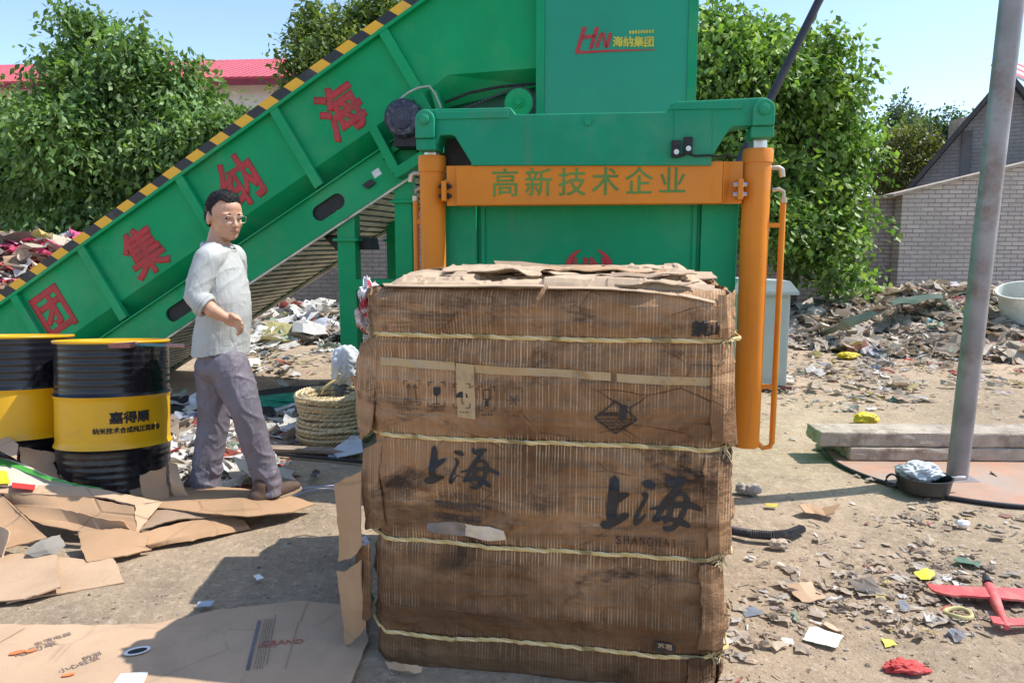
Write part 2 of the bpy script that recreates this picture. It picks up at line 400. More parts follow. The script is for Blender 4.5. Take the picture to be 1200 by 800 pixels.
# ================================================================== SETTING: ground
def gh(x, y):
    a = noise.noise(Vector((x*.9, y*.9, 0)))*.02 + noise.noise(Vector((x*3, y*3, 5)))*.008 + noise.noise(Vector((x*11, y*11, 3)))*.0035
    return a*.8 - .006
g = MB()
xs = sorted(set([-400, -150, -60, -30, -18] + [round(-12 + i*.5, 3) for i in range(12)] + [round(-6 + .06*i, 3) for i in range(184)] + [round(5.1+i*.6, 3) for i in range(20)] + [30, 60, 150, 400]))
ys = sorted(set([-200, -50, -15, -4, 0] + [round(.8 + .05*i, 3) for i in range(120)] + [round(6.8 + .12*i, 3) for i in range(70)] + [16, 18, 22, 30, 60, 140, 500]))
nx, ny = len(xs), len(ys)
for y in ys:
    for x in xs: g.v.append((x, y, gh(x, y) if (abs(x) < 14 and 0 < y < 16) else -.03))
for j in range(ny-1):
    for i in range(nx-1): g.f.append((j*nx+i, j*nx+i+1, (j+1)*nx+i+1, (j+1)*nx+i))
tag(g.build('ground', DIRT, smooth=True), kind='structure')

# ------------------------------------------------------------------ walls
def wall_thing(name, label, poly, Y0, th, matw, coping=None, frame=None):
    o = empty(name, (frame.o if frame else (0, Y0, 0)), frame.th if frame else 0, label, 'wall')
    m = MB(); m.prism(poly, 0, th); m.build('brick_face', matw, o, bevel=.004)
    if coping: coping(o)
    return o
YW = 14.2
a = at(1058, 300, YW).x
zL = at(1000, 233, YW).z
def cop_back(o):
    m = MB(); m.box((-5.5, -.03, zL+.001), (a-.004, .27, zL+.05)); m.build('coping', CONC, o, bevel=.006)
wall_thing('boundary_wall', 'long dull brick boundary wall running behind the green machine and the tree', [(-5.5, -.1), (a-.004, -.1), (a-.004, zL), (-5.5, zL)], YW, .24, BRICK_SHADED, cop_back)
b0 = at(1058, 228, YW-.25); b1 = at(1200, 194, YW-.25)
slope = (b1.z-b0.z)/(b1.x-b0.x); xe = b0.x + 7.5
pw = [(b0.x, -.1), (xe, -.1), (xe, b0.z + slope*(xe-b0.x)), (b0.x, b0.z)]
def cop_r(o):
    m = MB(); m.obox((b0.x-.2, -.06, b0.z-slope*.2+.002), (7.7, 0, 7.7*slope), (0, .4, 0), (0, 0, .06)); m.build('coping', CONC, o, bevel=.008)
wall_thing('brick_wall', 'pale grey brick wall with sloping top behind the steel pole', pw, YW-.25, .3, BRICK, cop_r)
# low grey wall at far left, behind the carton heap
lw = MB(); lw.box((-16, 0, -.1), (-5.6, .2, at(60, 273, 17).z)); o = lw.build('low_wall', CONC); o.location.y = 17
tag(o, 'low grey rendered wall at the far left behind the colourful carton heap', 'wall')

# ------------------------------------------------------------------ gabled shed (right, beyond the wall)
FS = Frame((at(1060, 232, 17.0).x, 17.0, 0), R(-30))
sh = empty('gabled_shed', FS.o, FS.th, 'grey gabled shed rising behind the pale brick wall at the right edge', 'shed')
A = FS.uz(1064, 228); B = FS.uz(1180, 94); C_x = B[0]*2-A[0]
m = MB(); m.prism([(A[0], 0), (C_x, 0), (C_x, A[1]), B, A], 0, 8)
SHEDW = brick_mat('shed_brick', (.36, .335, .325), (.31, .29, .285), (.24, .225, .22))
m.build('wall', SHEDW, sh)
for sgn, ex in ((1, A), (-1, (C_x, A[1]))):
    rf = MB(); d = Vector((B[0]-ex[0], 0, B[1]-ex[1])); n_ = Vector((-d.z, 0, d.x)).normalized()*sgn
    rf.obox(Vector((ex[0], -.3, ex[1])) - d*.08 + n_*.01, d*(1.08 if sgn == 1 else 1.07), (0, 8.7, 0), n_*.09)
    rf.build('roof', simple('shed_roof', (.07, .065, .065), .8), sh)
m = MB(); p0 = FS.uz(1127, 170); p1 = FS.uz(1139, 170); m.box((p0[0], -.06, .2), (p1[0], -.002, FS.uz(1133, 154)[1])); m.build('pilaster', simple('pilaster_grey', (.14, .13, .135), .9), sh)
# red-white striped roof just right of the pole
srp = empty('striped_roof_shed', (0, 19.5, 0), 0, 'shed with red and white striped roof peeking out at the right edge', 'shed')
q0, q1 = at(1222, 92, 19.5), at(1222, 112, 19.5)
m = MB(); m.box((q0.x, 0, 0), (q0.x+5, 4, q1.z-.01)); m.build('wall', CONC, srp)
def stripe_mat(name, c1, c2, sc, rot=0.0, rough=.5, thr=.5):
    m, t, b = newmat(name); wv = N(t, 'ShaderNodeTexWave', bands_direction='X'); wv.inputs['Scale'].default_value = sc
    mp = N(t, 'ShaderNodeMapping'); mp.inputs['Rotation'].default_value = (0, rot, 0); tc = N(t, 'ShaderNodeTexCoord')
    t.links.new(tc.outputs['Object'], mp.inputs[0]); t.links.new(mp.outputs[0], wv.inputs['Vector'])
    o = mix(t, ramp(t, wv.outputs['Fac'], [(thr-.02, 0.), (thr+.02, 1.)]), c1, c2)
    o = mix(t, ramp(t, nz(t, 4, 7, .7), [(.55, 0.), (.75, .35)]), o, (.25, .22, .2))
    t.links.new(o, b.inputs['Base Color']); b.inputs['Roughness'].default_value = rough; return m
m = MB(); m.obox((q0.x-.05, -.3, q1.z), (5.4, 0, 0), (0, 2.4, 1.2), (0, -.02, .06)); m.build('roof', stripe_mat('red_white_roof', (.5, .03, .05), (.7, .68, .66), 1.0), srp)

# ------------------------------------------------------------------ red-roofed building (left, far)
YB = 27.0
rb = empty('red_roofed_building', (0, YB, 0), R(-5), 'long pale building with a red metal roof beyond the left trees', 'building')
F_B = Frame((0, YB, 0), R(-5))
e0 = F_B.uz(0, 107, 0); e1 = F_B.uz(330, 96, 0); ze = (e0[1]+e1[1])/2
x0b, x1b = e0[0]-10, e1[0]+9
m = MB(); m.box((x0b, 0, -.1), (x1b, 10, ze)); m.build('wall', simple('pale_render', (.62, .61, .58), .9, var=.08), rb)
m = MB(); m.obox((x0b-.4, -.7, ze+.05), (x1b-x0b+.8, 0, 0), (0, 5.4, 1.9), (0, -.02, .07)); m.obox((x0b-.4, 10.7, ze+.05), (x1b-x0b+.8, 0, 0), (0, -5.9, 1.9), (0, .02, .07))
RR = simple('red_roof', (.62, .09, .11), .55, 0, .12, 1)
t_ = RR.node_tree; wv = N(t_, 'ShaderNodeTexWave', bands_direction='X'); wv.inputs['Scale'].default_value = 1.1; t_.links.new(coords(t_), wv.inputs['Vector']); bump(t_, t_.nodes['Principled BSDF'], wv.outputs['Fac'], 1, .08)
rfo = m.build('roof', RR, rb)
m = MB(); m.box((x0b-.45, -.85, ze-.18), (x1b+.45, -.72, ze+.02)); m.build('fascia', simple('red_fascia', (.2, .012, .03), .5), rb)
m = MB()
for i in range(9):
    xx = x0b+2+i*3.6; m = MB(); m.box((xx, -.03, 1.2), (xx+1.5, -.002, 2.9)); m.build('window', simple('window_glass', (.05, .06, .07), .1), rb)

# ------------------------------------------------------------------ trees
def leaf_mesh(name, clumps, n, size, pal, parent, seed, droop=.5, wid=.30):
    rng = np.random.default_rng(seed)
    # clumps: (centre, radii). Twigs on and inside the shells; each twig carries a spray of leaves
    W = np.array([c[1][0]*c[1][2]*c[2] for c in clumps]); W = W/W.sum()
    nt_ = n//9
    k = rng.choice(len(clumps), nt_, p=W)
    C0 = np.array([c[0] for c in clumps])[k]; RR_ = np.array([c[1] for c in clumps])[k]
    d = rng.normal(size=(nt_, 3)); d /= np.linalg.norm(d, axis=1)[:, None]
    rad = rng.uniform(.35, 1.0, nt_)**.45
    lump = 1 + .22*np.sin(d[:, 0]*7+k)*np.cos(d[:, 2]*6+k*2) + np.clip(rng.normal(0, .06, nt_), -.12, .08)
    tp = C0 + d*RR_*(rad*lump)[:, None]
    out = d*np.array([1, 1, .7]); out[:, 2] -= .15
    P = np.repeat(tp, 9, 0); D = np.repeat(out, 9, 0); m_ = len(P)
    along = np.tile(np.linspace(0, 1, 9), nt_)
    shoot = np.repeat(np.where(rng.random(nt_) < .06, rng.uniform(1.4, 2.0, nt_), 1.0), 9)
    P = P + D*along[:, None]*size*3.2*shoot[:, None] + rng.normal(0, size*.5, (m_, 3)); P[:, 2] -= along**2*size*1.6*droop
    # leaf axes
    L = D*.5 + rng.normal(0, .6, (m_, 3)); L[:, 2] -= droop; L /= np.linalg.norm(L, axis=1)[:, None]
    up = np.tile([0, 0, 1.], (m_, 1)) + rng.normal(0, .55, (m_, 3))
    S = np.cross(L, up); S /= np.linalg.norm(S, axis=1)[:, None]+1e-9
    Nn = np.cross(S, L)
    s = size*rng.uniform(.6, 1.25, m_)[:, None]
    a = P; b1 = P + L*s*.42 + S*s*wid - Nn*s*.06; c = P + L*s; b2 = P + L*s*.42 - S*s*wid - Nn*s*.06; mid = P + L*s*.5 + Nn*s*.05
    V = np.stack([a, b1, c, b2], 1).reshape(-1, 3)
    idx = np.arange(m_)*4
    Fc = np.concatenate([np.stack([idx, idx+1, idx+2], 1), np.stack([idx, idx+2, idx+3], 1)], 0)
    pal = np.array(pal); base = pal[rng.integers(0, len(pal), nt_)]
    cb = rng.uniform(.72, 1.28, len(clumps))[k]
    base = np.repeat(base*cb[:, None], 9, 0)*rng.uniform(.7, 1.3, (m_, 1))
    colr = np.concatenate([np.repeat(base, 4, 0), np.ones((m_*4, 1))], 1)
    me = bpy.data.meshes.new(name); me.vertices.add(len(V)); me.vertices.foreach_set('co', V.ravel().astype(np.float32))
    me.loops.add(len(Fc)*3); me.loops.foreach_set('vertex_index', Fc.ravel().astype(np.int32))
    me.polygons.add(len(Fc)); me.polygons.foreach_set('loop_start', (np.arange(len(Fc))*3).astype(np.int32)); me.polygons.foreach_set('loop_total', np.full(len(Fc), 3, dtype=np.int32))
    me.update(calc_edges=True)
    at_ = me.color_attributes.new('Col', 'FLOAT_COLOR', 'POINT'); at_.data.foreach_set('color', colr.astype(np.float32).ravel())
    me.materials.append(LEAF); o = bpy.data.objects.new(name, me); return link(o, parent)
def lumpy(cl, rnd):
    out = []
    for c, r in cl:
        out.append((c, tuple(x*.72 for x in r), .55))
        for k in range(9):
            d = Vector((rnd.gauss(0, 1), rnd.gauss(0, 1), rnd.gauss(.15, 1))).normalized(); q = rnd.uniform(.20, .40)
            out.append((tuple(c[i]+d[i]*r[i]*rnd.uniform(.72, 1.02) for i in range(3)), tuple(x*q for x in r), rnd.uniform(1.2, 2.6)))
    return out
def tree(name, label, Y, basepx, clumps_px, n, size, pal, seed, droop=.5, depth=.8, trunk_r=.13, cat='tree', group=None, dyr=.5, trunk=True, wid=.3):
    base = at(basepx, 300, Y); base.z = 0
    root = empty(name, base, 0, label, cat, group); rnd = random.Random(seed)
    cl = []
    for (px, py, rx, rz) in clumps_px:
        dy = rnd.uniform(-dyr, dyr); c = at(px, py, Y+dy); s = (Y+dy)/FPX
        cl.append((tuple(c-base), (rx*s, (rx+rz)/2*s*depth, rz*s)))
    if trunk:
        tb = MB(); top = max(c[0][2] for c in cl)*.55
        tpts = [Vector((0, 0, -.1)), Vector((.05, 0, top*.35)), Vector((-.04, .05, top*.7)), Vector((.02, 0, top))]
        tb.tube(tpts, [trunk_r*1.25, trunk_r, trunk_r*.8, trunk_r*.5], 10)
        for c, r in cl:
            e = Vector(c); s0 = tpts[1].lerp(tpts[3], min(1, max(0, (e.z*.55)/max(top, .1)*.8)))
            mid_ = s0.lerp(e, .55) + Vector((0, 0, -.12*(e-s0).length))
            tb.tube([s0, mid_, e, e+Vector((0, 0, r[2]*.5))], [trunk_r*.42, trunk_r*.28, trunk_r*.14, .012], 7)
            for q in range(5):
                dd = Vector((rnd.uniform(-1, 1)*r[0], rnd.uniform(-1, 1)*r[1], rnd.uniform(-.6, 1)*r[2]))*.8
                tb.tube([mid_.lerp(e, .6), e.lerp(e+dd, .5), e+dd], [trunk_r*.14, trunk_r*.09, .008], 5)
        tb.build('trunk', BARK, root, smooth=True)
    leaf_mesh('crown', lumpy(cl, rnd), n, size, pal, root, seed, droop, wid)
    return root
G1 = [(.14, .245, .075), (.18, .29, .09), (.10, .18, .055), (.23, .33, .13)]
G2 = [(.21, .34, .08), (.15, .26, .06), (.31, .42, .12), (.10, .18, .05)]
G3 = [(.17, .24, .07), (.24, .28, .07), (.12, .18, .07)]
tree('broadleaf_tree', 'large dense leafy tree at the left with drooping branches behind the conveyor', 14, 82,
     [(130, 195, 80, 75), (95, 95, 36, 38), (100, 42, 22, 26), (160, 60, 24, 26), (165, 110, 52, 48), (222, 118, 34, 32), (225, 178, 58, 52), (285, 152, 24, 22), (110, 150, 60, 45),
      (60, 200, 50, 50), (180, 230, 75, 45), (120, 255, 80, 25), (240, 235, 45, 38)], 56000, .15, G1, 11, .6, wid=.25)
tree('broadleaf_tree', 'lower darker leafy tree cut off by the left edge of the picture', 15.5, 5,
     [(10, 165, 42, 42), (-15, 200, 55, 60), (25, 215, 42, 42), (-40, 140, 40, 50), (10, 250, 40, 22)], 16000, .15, G1, 12, .6, wid=.25)
tree('broadleaf_tree', 'light green bushy tree top rising above the striped conveyor edge', 19, 400,
     [(400, 70, 62, 55), (362, 62, 26, 36), (380, 32, 26, 22), (440, 30, 36, 28), (455, 10, 24, 22), (362, 95, 26, 24), (470, 60, 36, 40)], 16000, .15, G3, 13, .2, trunk_r=.14)
tree('broadleaf_tree', 'big bright green mulberry like tree between the machine and the brick wall', 12.4, 925,
     [(880, 90, 62, 52), (840, 60, 36, 40), (880, 38, 34, 20), (935, 70, 44, 36), (965, 55, 24, 20), (968, 110, 38, 40), (940, 160, 62, 56), (992, 165, 26, 36), (905, 230, 52, 56), (956, 225, 38, 38), (996, 262, 16, 22), (920, 278, 34, 24), (966, 290, 28, 20), (998, 322, 20, 20), (1005, 345, 14, 16),
      (835, 120, 40, 50), (850, 180, 40, 50)], 40000, .13, G2, 14, .55, trunk_r=.11)
tree('conifer_tree', 'slim pointed grey green tree in the gap left of the grey shed', 24, 1055, [(1052, 190, 18, 50), (1050, 150, 9, 26), (1062, 200, 24, 30)], 5000, .15, [(.09, .13, .08), (.11, .15, .09)], 15, .0)
tree('broadleaf_tree', 'thin bluish tree row showing over the shed roof edge', 27, 1090, [(1080, 165, 20, 24), (1100, 155, 16, 22), (1114, 150, 10, 16), (1066, 160, 12, 18)], 3500, .17, [(.07, .12, .08), (.09, .14, .09)], 16, .1)
tree('leafy_bush', 'yellow green bush above the end of the dull brick wall', 18.5, 1050, [(1060, 195, 38, 34), (1040, 215, 26, 20), (1085, 190, 20, 22)], 7000, .10, [(.19, .19, .06), (.14, .16, .06)], 17, .1, cat='bush')

# ================================================================== BALER
FM = Frame(at(702, 330, 4.2)*Vector((1, 1, 0)) if False else (at(702, 330, 4.2).x, 4.2, 0), R(-9.5))
bal = empty('baling_machine', FM.o, FM.th, 'green baling machine with orange gate beam and two upright orange cylinders', 'baling machine')
def U(px, py, v=0.): return FM.uz(px, py, v)
def poly(pts, v): return [U(x, y, v) for x, y in pts]
# chamber body
zc = U(600, 187, .25)[1]-.02
m = MB(); ul = U(528, 260, .26)[0]; ur = U(858, 260, .26)[0]
m.box((ul+.06, .26, .12), (ur-.06, 3.9, zc-.06)); m.build('chamber', GREEN_B, bal, bevel=.01)
m = MB()
for k in range(5): m.box((ul, .7+k*.75, .1), (ul+.058, .8+k*.75, zc-.08)); m.box((ur-.058, .7+k*.75, .1), (ur, .8+k*.75, zc-.08))
m.build('side_rib', GREEN_B, bal, bevel=.004)
m = MB(); m.box((ul+.1, .4, -.02), (ul+.3, 3.8, .118)); m.box((ur-.3, .4, -.02), (ur-.1, 3.8, .118)); m.build('skid', GREEN_B, bal)
# front door: frame strips + recessed panel
zt = U(700, 236, .2)[1]+.06
for a0, a1 in ((524, 560), (820, 862)):
    m = MB(); x0, x1 = U(a0, 300, .2)[0], U(a1, 300, .2)[0]; m.box((x0, .16, .12), (x1, .255, zt)); m.build('door_frame', GREEN_B, bal, bevel=.004)
m = MB(); x0, x1 = U(560, 300, .2)[0]+.001, U(820, 300, .2)[0]-.001
m.box((x0, .205, .12), (x1, .254, zt)); m.box((x0+.02, .19, .12), (x0+.045, .204, zt)); m.box((x1-.045, .19, .12), (x1-.02, .204, zt))
m.build('door', GREEN_B, bal, bevel=.003)
# emblem on the door: two winged arcs round letters
em = MB(); cx, cz = U(690, 313, .2); rr_ = U(718, 313, .2)[0]-cx
for sgn in (1, -1):
    o_, i_ = [], []
    for k in range(15):
        t = R(68 - k*10.5); w_ = .24*math.sin(math.pi*min(1, (k+1)/13))
        o_.append((cx+sgn*rr_*math.cos(t), cz+rr_*.8*math.sin(t))); i_.append((cx+sgn*rr_*(1-w_)*math.cos(t), cz+rr_*.8*(1-w_)*math.sin(t)))
    em.prism(o_+i_[::-1], .1975, .2035)
em.build('emblem', REDP, bal)
lettering('HN', rr_*.95, REDP, bal, (cx, .201, cz), (1, 0, 0), (0, 0, 1), bold=.006, name='emblem')
# cross arm
AV0, AV1 = -.02, .14
arm = MB()
arm.prism(poly([(492, 133), (497, 128), (598, 126), (604, 134), (782, 131), (786, 122), (793, 119), (898, 114), (905, 120), (906, 144), (898, 148), (876, 147), (860, 148), (855, 151), (834, 184), (834, 194),
                (552, 194), (552, 191), (533, 160), (528, 158), (515, 159), (512, 170), (496, 170), (491, 150)], AV0), AV0, AV1)
armo = arm.build('cross_arm', GREEN_T, bal, bevel=.006)
m = MB(); m.prism(poly([(510, 131), (596, 129), (596, 138), (510, 140)], AV0-.012), AV0-.010, AV0-.001); m.build('stiffener_plate', GREEN_T, bal, bevel=.003); m = MB()
m.prism(poly([(783, 128), (792, 121), (870, 117), (870, 127), (783, 128.5)], AV0-.012), AV0-.010, AV0-.001); m.build('stiffener_plate', GREEN_T, bal, bevel=.003); m = MB()
m.prism(poly([(790, 129), (834, 128), (834, 180), (832, 182), (790, 183)], AV0-.004), AV0-.005, AV0-.001)
m.build('stiffener_plate', GREEN_T, bal, bevel=.003)
m = MB(); c = U(689, 143, AV0); m.cyl((c[0], AV0-.012, c[1]), (c[0], AV0, c[1]), .02); m.build('boss', GREEN_T, bal)
m = MB(); m.prism(poly([(514, 150), (560, 150), (560, 200), (514, 200)], .17), .17, .19); m.build('gap_shade_plate', BLACK, bal)  # black plate added to darken the gap under the arm
# cylinders
CV = .09
for (pxc, top, bot, ctop, cbot, cl_top, cl_bot, pin) in ((506.5, 193, 520, 183, 202, 137, 180, 145), (888, 184, 522, 175, 191, 123, 166, 134)):
    cyl = MB(); u0, z0 = U(pxc, top, CV); zb = U(pxc-14 if pxc > 600 else pxc, bot, CV)[1]
    r = .0745
    zc0, zc1 = U(pxc, cbot, CV)[1], U(pxc, ctop, CV)[1]
    co = cyl.lathe([(0, zb), (r*.96, zb), (r, zb+.02), (r, zc0-.002), (r*1.10, zc0), (r*1.10, zc1-.012), (r*1.05, zc1), (0, zc1)], (u0, CV, 0), 40).build('cylinder', ORANGE, bal, smooth=True)
    m = MB(); m.cyl((u0, CV, zc1+.001), (u0, CV, U(pxc, cl_bot, CV)[1]+.004), .047, n=24); m.build('piston_rod', STEEL, co, smooth=True)
    # clevis: a collar and two rounded lugs with pin
    cz0 = U(pxc, cl_bot, CV)[1]; zp = U(pxc, pin, CV)[1]; zm = U(pxc, cl_bot-14, CV)[1]
    m = MB(); m.box((u0-.058, CV-.13, cz0+.005), (u0+.058, CV+.08, zm))
    rl = .056
    prof = [(u0-rl, zm+.001), (u0+rl, zm+.001)] + [(u0+rl*math.cos(R(t)), zp+rl*math.sin(R(t))) for t in range(0, 181, 15)]
    m.prism(prof, AV0-.042, AV0-.012); m.build('clevis', GREEN_T, co, bevel=.006)
    m = MB(); m.cyl((u0, AV0-.062, zp), (u0, AV1+.05, zp), .028, n=24); m.cyl((u0, AV0-.066, zp), (u0, AV0-.06, zp), .02, n=24); m.build('pin', GREEN_T, co, bevel=.003)
    # brass elbow and thin feed pipe with bracket
    sg = 1 if pxc > 600 else -1
    ex = r*sg
    ze_ = U(pxc, 197 if sg > 0 else 203, CV)[1]
    m = MB(); m.tube([(u0+ex*.9, CV, ze_), (u0+ex*1.5, CV, ze_), (u0+ex*1.72, CV, ze_-.012), (u0+ex*1.8, CV, ze_-.05)], [.012, .014, .017, .016], 10); m.build('hose_fitting', BRASS, co, smooth=True)
    pz1 = U(pxc+30*sg, 238 if sg > 0 else 236, CV)[1]; pxx = u0 + sg*(.145 if sg > 0 else .105)
    m = MB(); m.cyl((pxx, CV, pz1), (pxx, CV, zb+.02), .0165, n=14)
    m.tube([(pxx, CV, zb+.03), (pxx-sg*.01, CV, zb-.0), (pxx-sg*.05, CV, zb-.01), (u0+ex*.9, CV, zb+.02)], .014, 10)
    for zz in (pz1-.12, zb+.35): m.box((min(u0+ex*.95, pxx), CV-.012, zz-.012), (max(u0+ex*.95, pxx), CV+.012, zz+.012))
    m.build('feed_pipe', ORANGE, co, smooth=True)
    m = MB(); m.cyl((pxx, CV, pz1+.001), (pxx, CV, pz1+.03), .02, n=12); m.tube([(pxx, CV, pz1+.03), (pxx, CV, pz1+.06), (pxx-sg*.025, CV, pz1+.075), (pxx-sg*.06, CV, pz1+.07)], .011, 8); m.build('pipe_fitting', BRASS, co, smooth=True)
    # bolted bracket between cylinder and beam
    bx = u0 - sg*.098; zb0, zb1 = U(pxc, 237 if sg < 0 else 235, CV)[1], U(pxc, 211 if sg > 0 else 214, CV)[1]
    m = MB(); m.box((bx-.013, -.03, zb0), (bx+.013, .1, zb1)); m.build('bracket', ORANGE, co, bevel=.002)
    m = MB()
    for zz in (zb0+.03, zb1-.03):
        m.cyl((bx-.036, .005, zz), (bx+.036, .005, zz), .012, n=6); m.cyl((bx-.02, .005, zz), (bx+.02, .005, zz), .019, n=8)
    m.build('bolt', DARKS if sg < 0 else STEEL, co)
# orange gate beam
BV = 0.0
bm_ = MB()
pb = poly([(534, 194), (848, 187), (848, 236), (534, 241)], BV)
zt0, zt1 = pb[0][1], pb[3][1]
bm_.prism([(pb[0][0], zt1), (pb[1][0], zt1), (pb[1][0], zt0), (pb[0][0], zt0)], BV, .13)
beam = bm_.build('gate_beam', ORANGE, bal, bevel=.007)
m = MB(); xr = pb[1][0]; xl = pb[0][0]
m.add([(xr+.001, BV+.002, zt0-.002), (xr+.052, BV+.06, zt0-.002), (xr+.03, BV+.05, zt1+.01), (xr+.001, BV+.002, zt1+.004), (xr+.001, .12, zt0-.002), (xr+.052, .12, zt0-.002), (xr+.03, .12, zt1+.01), (xr+.001, .12, zt1+.004)],
      [(0,1,2,3), (4,7,6,5), (0,4,5,1), (1,5,6,2), (2,6,7,3), (3,7,4,0)])
m.box((xr+.002, .055, zt1-.0), (xr+.11, .075, zt0+.002)); m.build('beam_end', ORANGE, beam, bevel=.002); m = MB(); m.box((xl-.06, .02, zt1), (xl-.001, .05, zt0+.001)); m.build('beam_end', ORANGE, beam, bevel=.002)
for i, ch in enumerate('高新技术企业'):
    px = 592 + i*39.2; py = 214.5 - i*.75
    c = U(px, py, BV); s_ = U(px+18, py, BV)[0]-c[0]
    lettering(ch, s_*1.9, GREENP, beam, (c[0], BV-.002, (zt0+zt1)/2), (1, 0, 0), (0, 0, 1), bold=.001)
# limit switches and cable on top of the beam
for px, py, w_ in ((792, 175, 8), (806, 171, 8)):
    m = MB(); c = U(px, py, -.03); m.box((c[0]-.024, -.05, c[1]-.045), (c[0]+.024, -.024, c[1]+.045)); sw = m.build('limit_switch', BLACK, bal, bevel=.004)
    m = MB(); m.cyl((c[0]+.002, -.068, c[1]-.018), (c[0]+.002, -.051, c[1]-.018), .014, n=14); m.build('roller', STEEL, sw)
m = MB(); m.tube([FM.pl(x, y, -.035) for x, y in ((795, 184), (806, 180), (815, 183), (830, 182), (845, 184), (854, 181), (860, 186))], .006, 6); m.build('cable', BLACK, bal, smooth=True)
# hopper
HV0, HV1 = 1.9, 3.5
hl, hr = U(630, 100, HV0)[0], U(814, 100, HV0)[0]; hz = U(700, 140, HV0)[1]-.35; hzt = U(700, -150, HV0)[1]
m = MB(); m.box((hl, HV0, hz), (hr, HV1, hzt)); hop = m.build('hopper', simple('hopper_green', (.002, .29, .165), .35, 0, .1, 1.2, .1, 3), bal, bevel=.01)
for fa, fb_ in ((hl-.012, hl+.055), (hr-.06, hr+.012)):
    m = MB(); m.box((fa, HV0-.014, hz), (fb_, HV0-.002, hzt)); m.build('flange', GREEN_B, hop, bevel=.002)
# logo on the hopper: slanted HN with long underline, four characters, small line above
LV = HV0-.004
def hp(px, py): p = FM.pl(px, py, LV); return (p.x, p.z)
hn = MB()
def logo(pts): hn.prism([hp(660+x/10, 20+y/10) for x, y in pts], LV, LV+.003)
logo([(222,120),(276,120),(182,432),(134,434)]); logo([(372,122),(424,120),(345,375),(300,375)]); logo([(240,212),(380,205),(372,248),(226,262)])
logo([(200,398),(560,384),(1078,379),(1078,388),(560,410),(190,434)])
logo([(425,185),(470,185),(415,360),(372,360)]); logo([(450,185),(490,185),(520,360),(482,360)]); logo([(535,185),(578,185),(530,360),(490,360)])
hn.build('logo', REDP, hop)
for i, ch in enumerate('海纳集团'):
    c = hp(660+64.5+i*12.2-.5, 50); s_ = hp(672, 50)[0]-hp(660, 50)[0]
    lettering(ch, s_*1.0, YELP, hop, (c[0], LV, c[1]), (1, 0, 0), (0, 0, 1), bold=.003)
c = hp(752, 37.5); m = MB()
for k in range(9): m.box((c[0]-.095+k*.0215, LV, c[1]-.012), (c[0]-.08+k*.0215, LV+.002, c[1]+.012))
m.build('logo', YELP, hop)

# ================================================================== CONVEYOR
cv = empty('belt_conveyor', FM.o, FM.th, 'inclined green belt conveyor with red characters and black yellow striped edge', 'conveyor')
NV, FV = 2.0, 3.45
def K(px, py, v=NV): return FM.uz(px, py, v)
T0 = K(0, 357); T1 = K(497, 0); ts = (T1[1]-T0[1])/(T1[0]-T0[0])     # top edge
B0 = K(107, 403); B1 = K(436, 181); bs_ = (B1[1]-B0[1])/(B1[0]-B0[0])
ang = math.atan((ts+bs_)/2); sl2 = math.tan(ang)
Tm = K(250, 178.5); Bm = K(268, 291)
def ztop(u): return Tm[1] + (u-Tm[0])*sl2
def zbot(u): return Bm[1] + (u-Bm[0])*sl2
dirn = Vector((math.cos(ang), 0, math.sin(ang))); perp = Vector((-math.sin(ang), 0, math.cos(ang)))
uS = K(-150, 380)[0]
uH = hl-.014
# key points
k1 = K(512, 108); k2 = K(524, 120); h0 = K(628, 80); h1 = K(628, 96); k3 = K(525, 88)
uk = k1[0]
zfold = lambda u: zbot(u) + (ztop(u)-zbot(u))*.2
def side_wall(v, sg, name):
    m = MB(); th = .012
    # upper wall
    up = [(uS, zfold(uS)), (uk-.06, zfold(uk-.06)), (k3[0], k3[1]), (uH, h0[1]), (uH, ztop(uH)), (uS, ztop(uS))]
    m.prism(up, v, v+th*sg if sg > 0 else v-th)
    # folded lower strip leaning inwards
    lo = [((uS, zfold(uS)), (uS, zbot(uS))), ((uk-.06, zfold(uk-.06)), (uk+.0, zbot(uk+.0)-.0)), ((k3[0], k3[1]), (k2[0]+.02, k2[1])), ((uH, h0[1]), (uH, h1[1]))]
    for (a_, b_), (c_, d_) in zip(lo, lo[1:]):
        o1 = .16*sg
        m.add([(a_[0], v, a_[1]-.001), (c_[0], v, c_[1]-.001), (d_[0], v+o1, d_[1]), (b_[0], v+o1, b_[1]),
               (a_[0], v+th*sg, a_[1]-.001), (c_[0], v+th*sg, c_[1]-.001), (d_[0], v+o1+th*sg, d_[1]), (b_[0], v+o1+th*sg, b_[1])],
              [(0,1,2,3), (4,7,6,5), (0,4,5,1), (1,5,6,2), (2,6,7,3), (3,7,4,0)])
    return m.build(name, GREEN, cv)
wn = side_wall(NV, 1, 'side_wall'); side_wall(FV, -1, 'side_wall')
# ribs, perpendicular to the slope, tapering in at the foot
for px in (15, 93, 207, 317, 444):
    t_y = 357 - px*.7185
    u0, z0 = K(px, t_y); p = Vector((u0, 0, z0)); L = (ztop(u0)-zbot(u0))*math.cos(ang)
    q = p - perp*(L+.015); wd = dirn*.085
    for v, sg in ((NV, 1), (FV, -1)):
        m = MB(); a_, b_ = v-.055*sg, v-.0015*sg
        m.add([p+Vector((0,b_,0)), p+wd+Vector((0,b_,0)), q+wd+Vector((0,b_,0)), q+Vector((0,b_,0)),
               p+Vector((0,a_,0)), p+wd+Vector((0,a_,0)), q+wd+Vector((0,a_,0)), q+Vector((0,a_,0))],
              [(0,1,2,3),(4,7,6,5),(0,4,5,1),(1,5,6,2),(2,6,7,3),(3,7,4,0)])
        m.build('rib', GREEN, cv, bevel=.003)
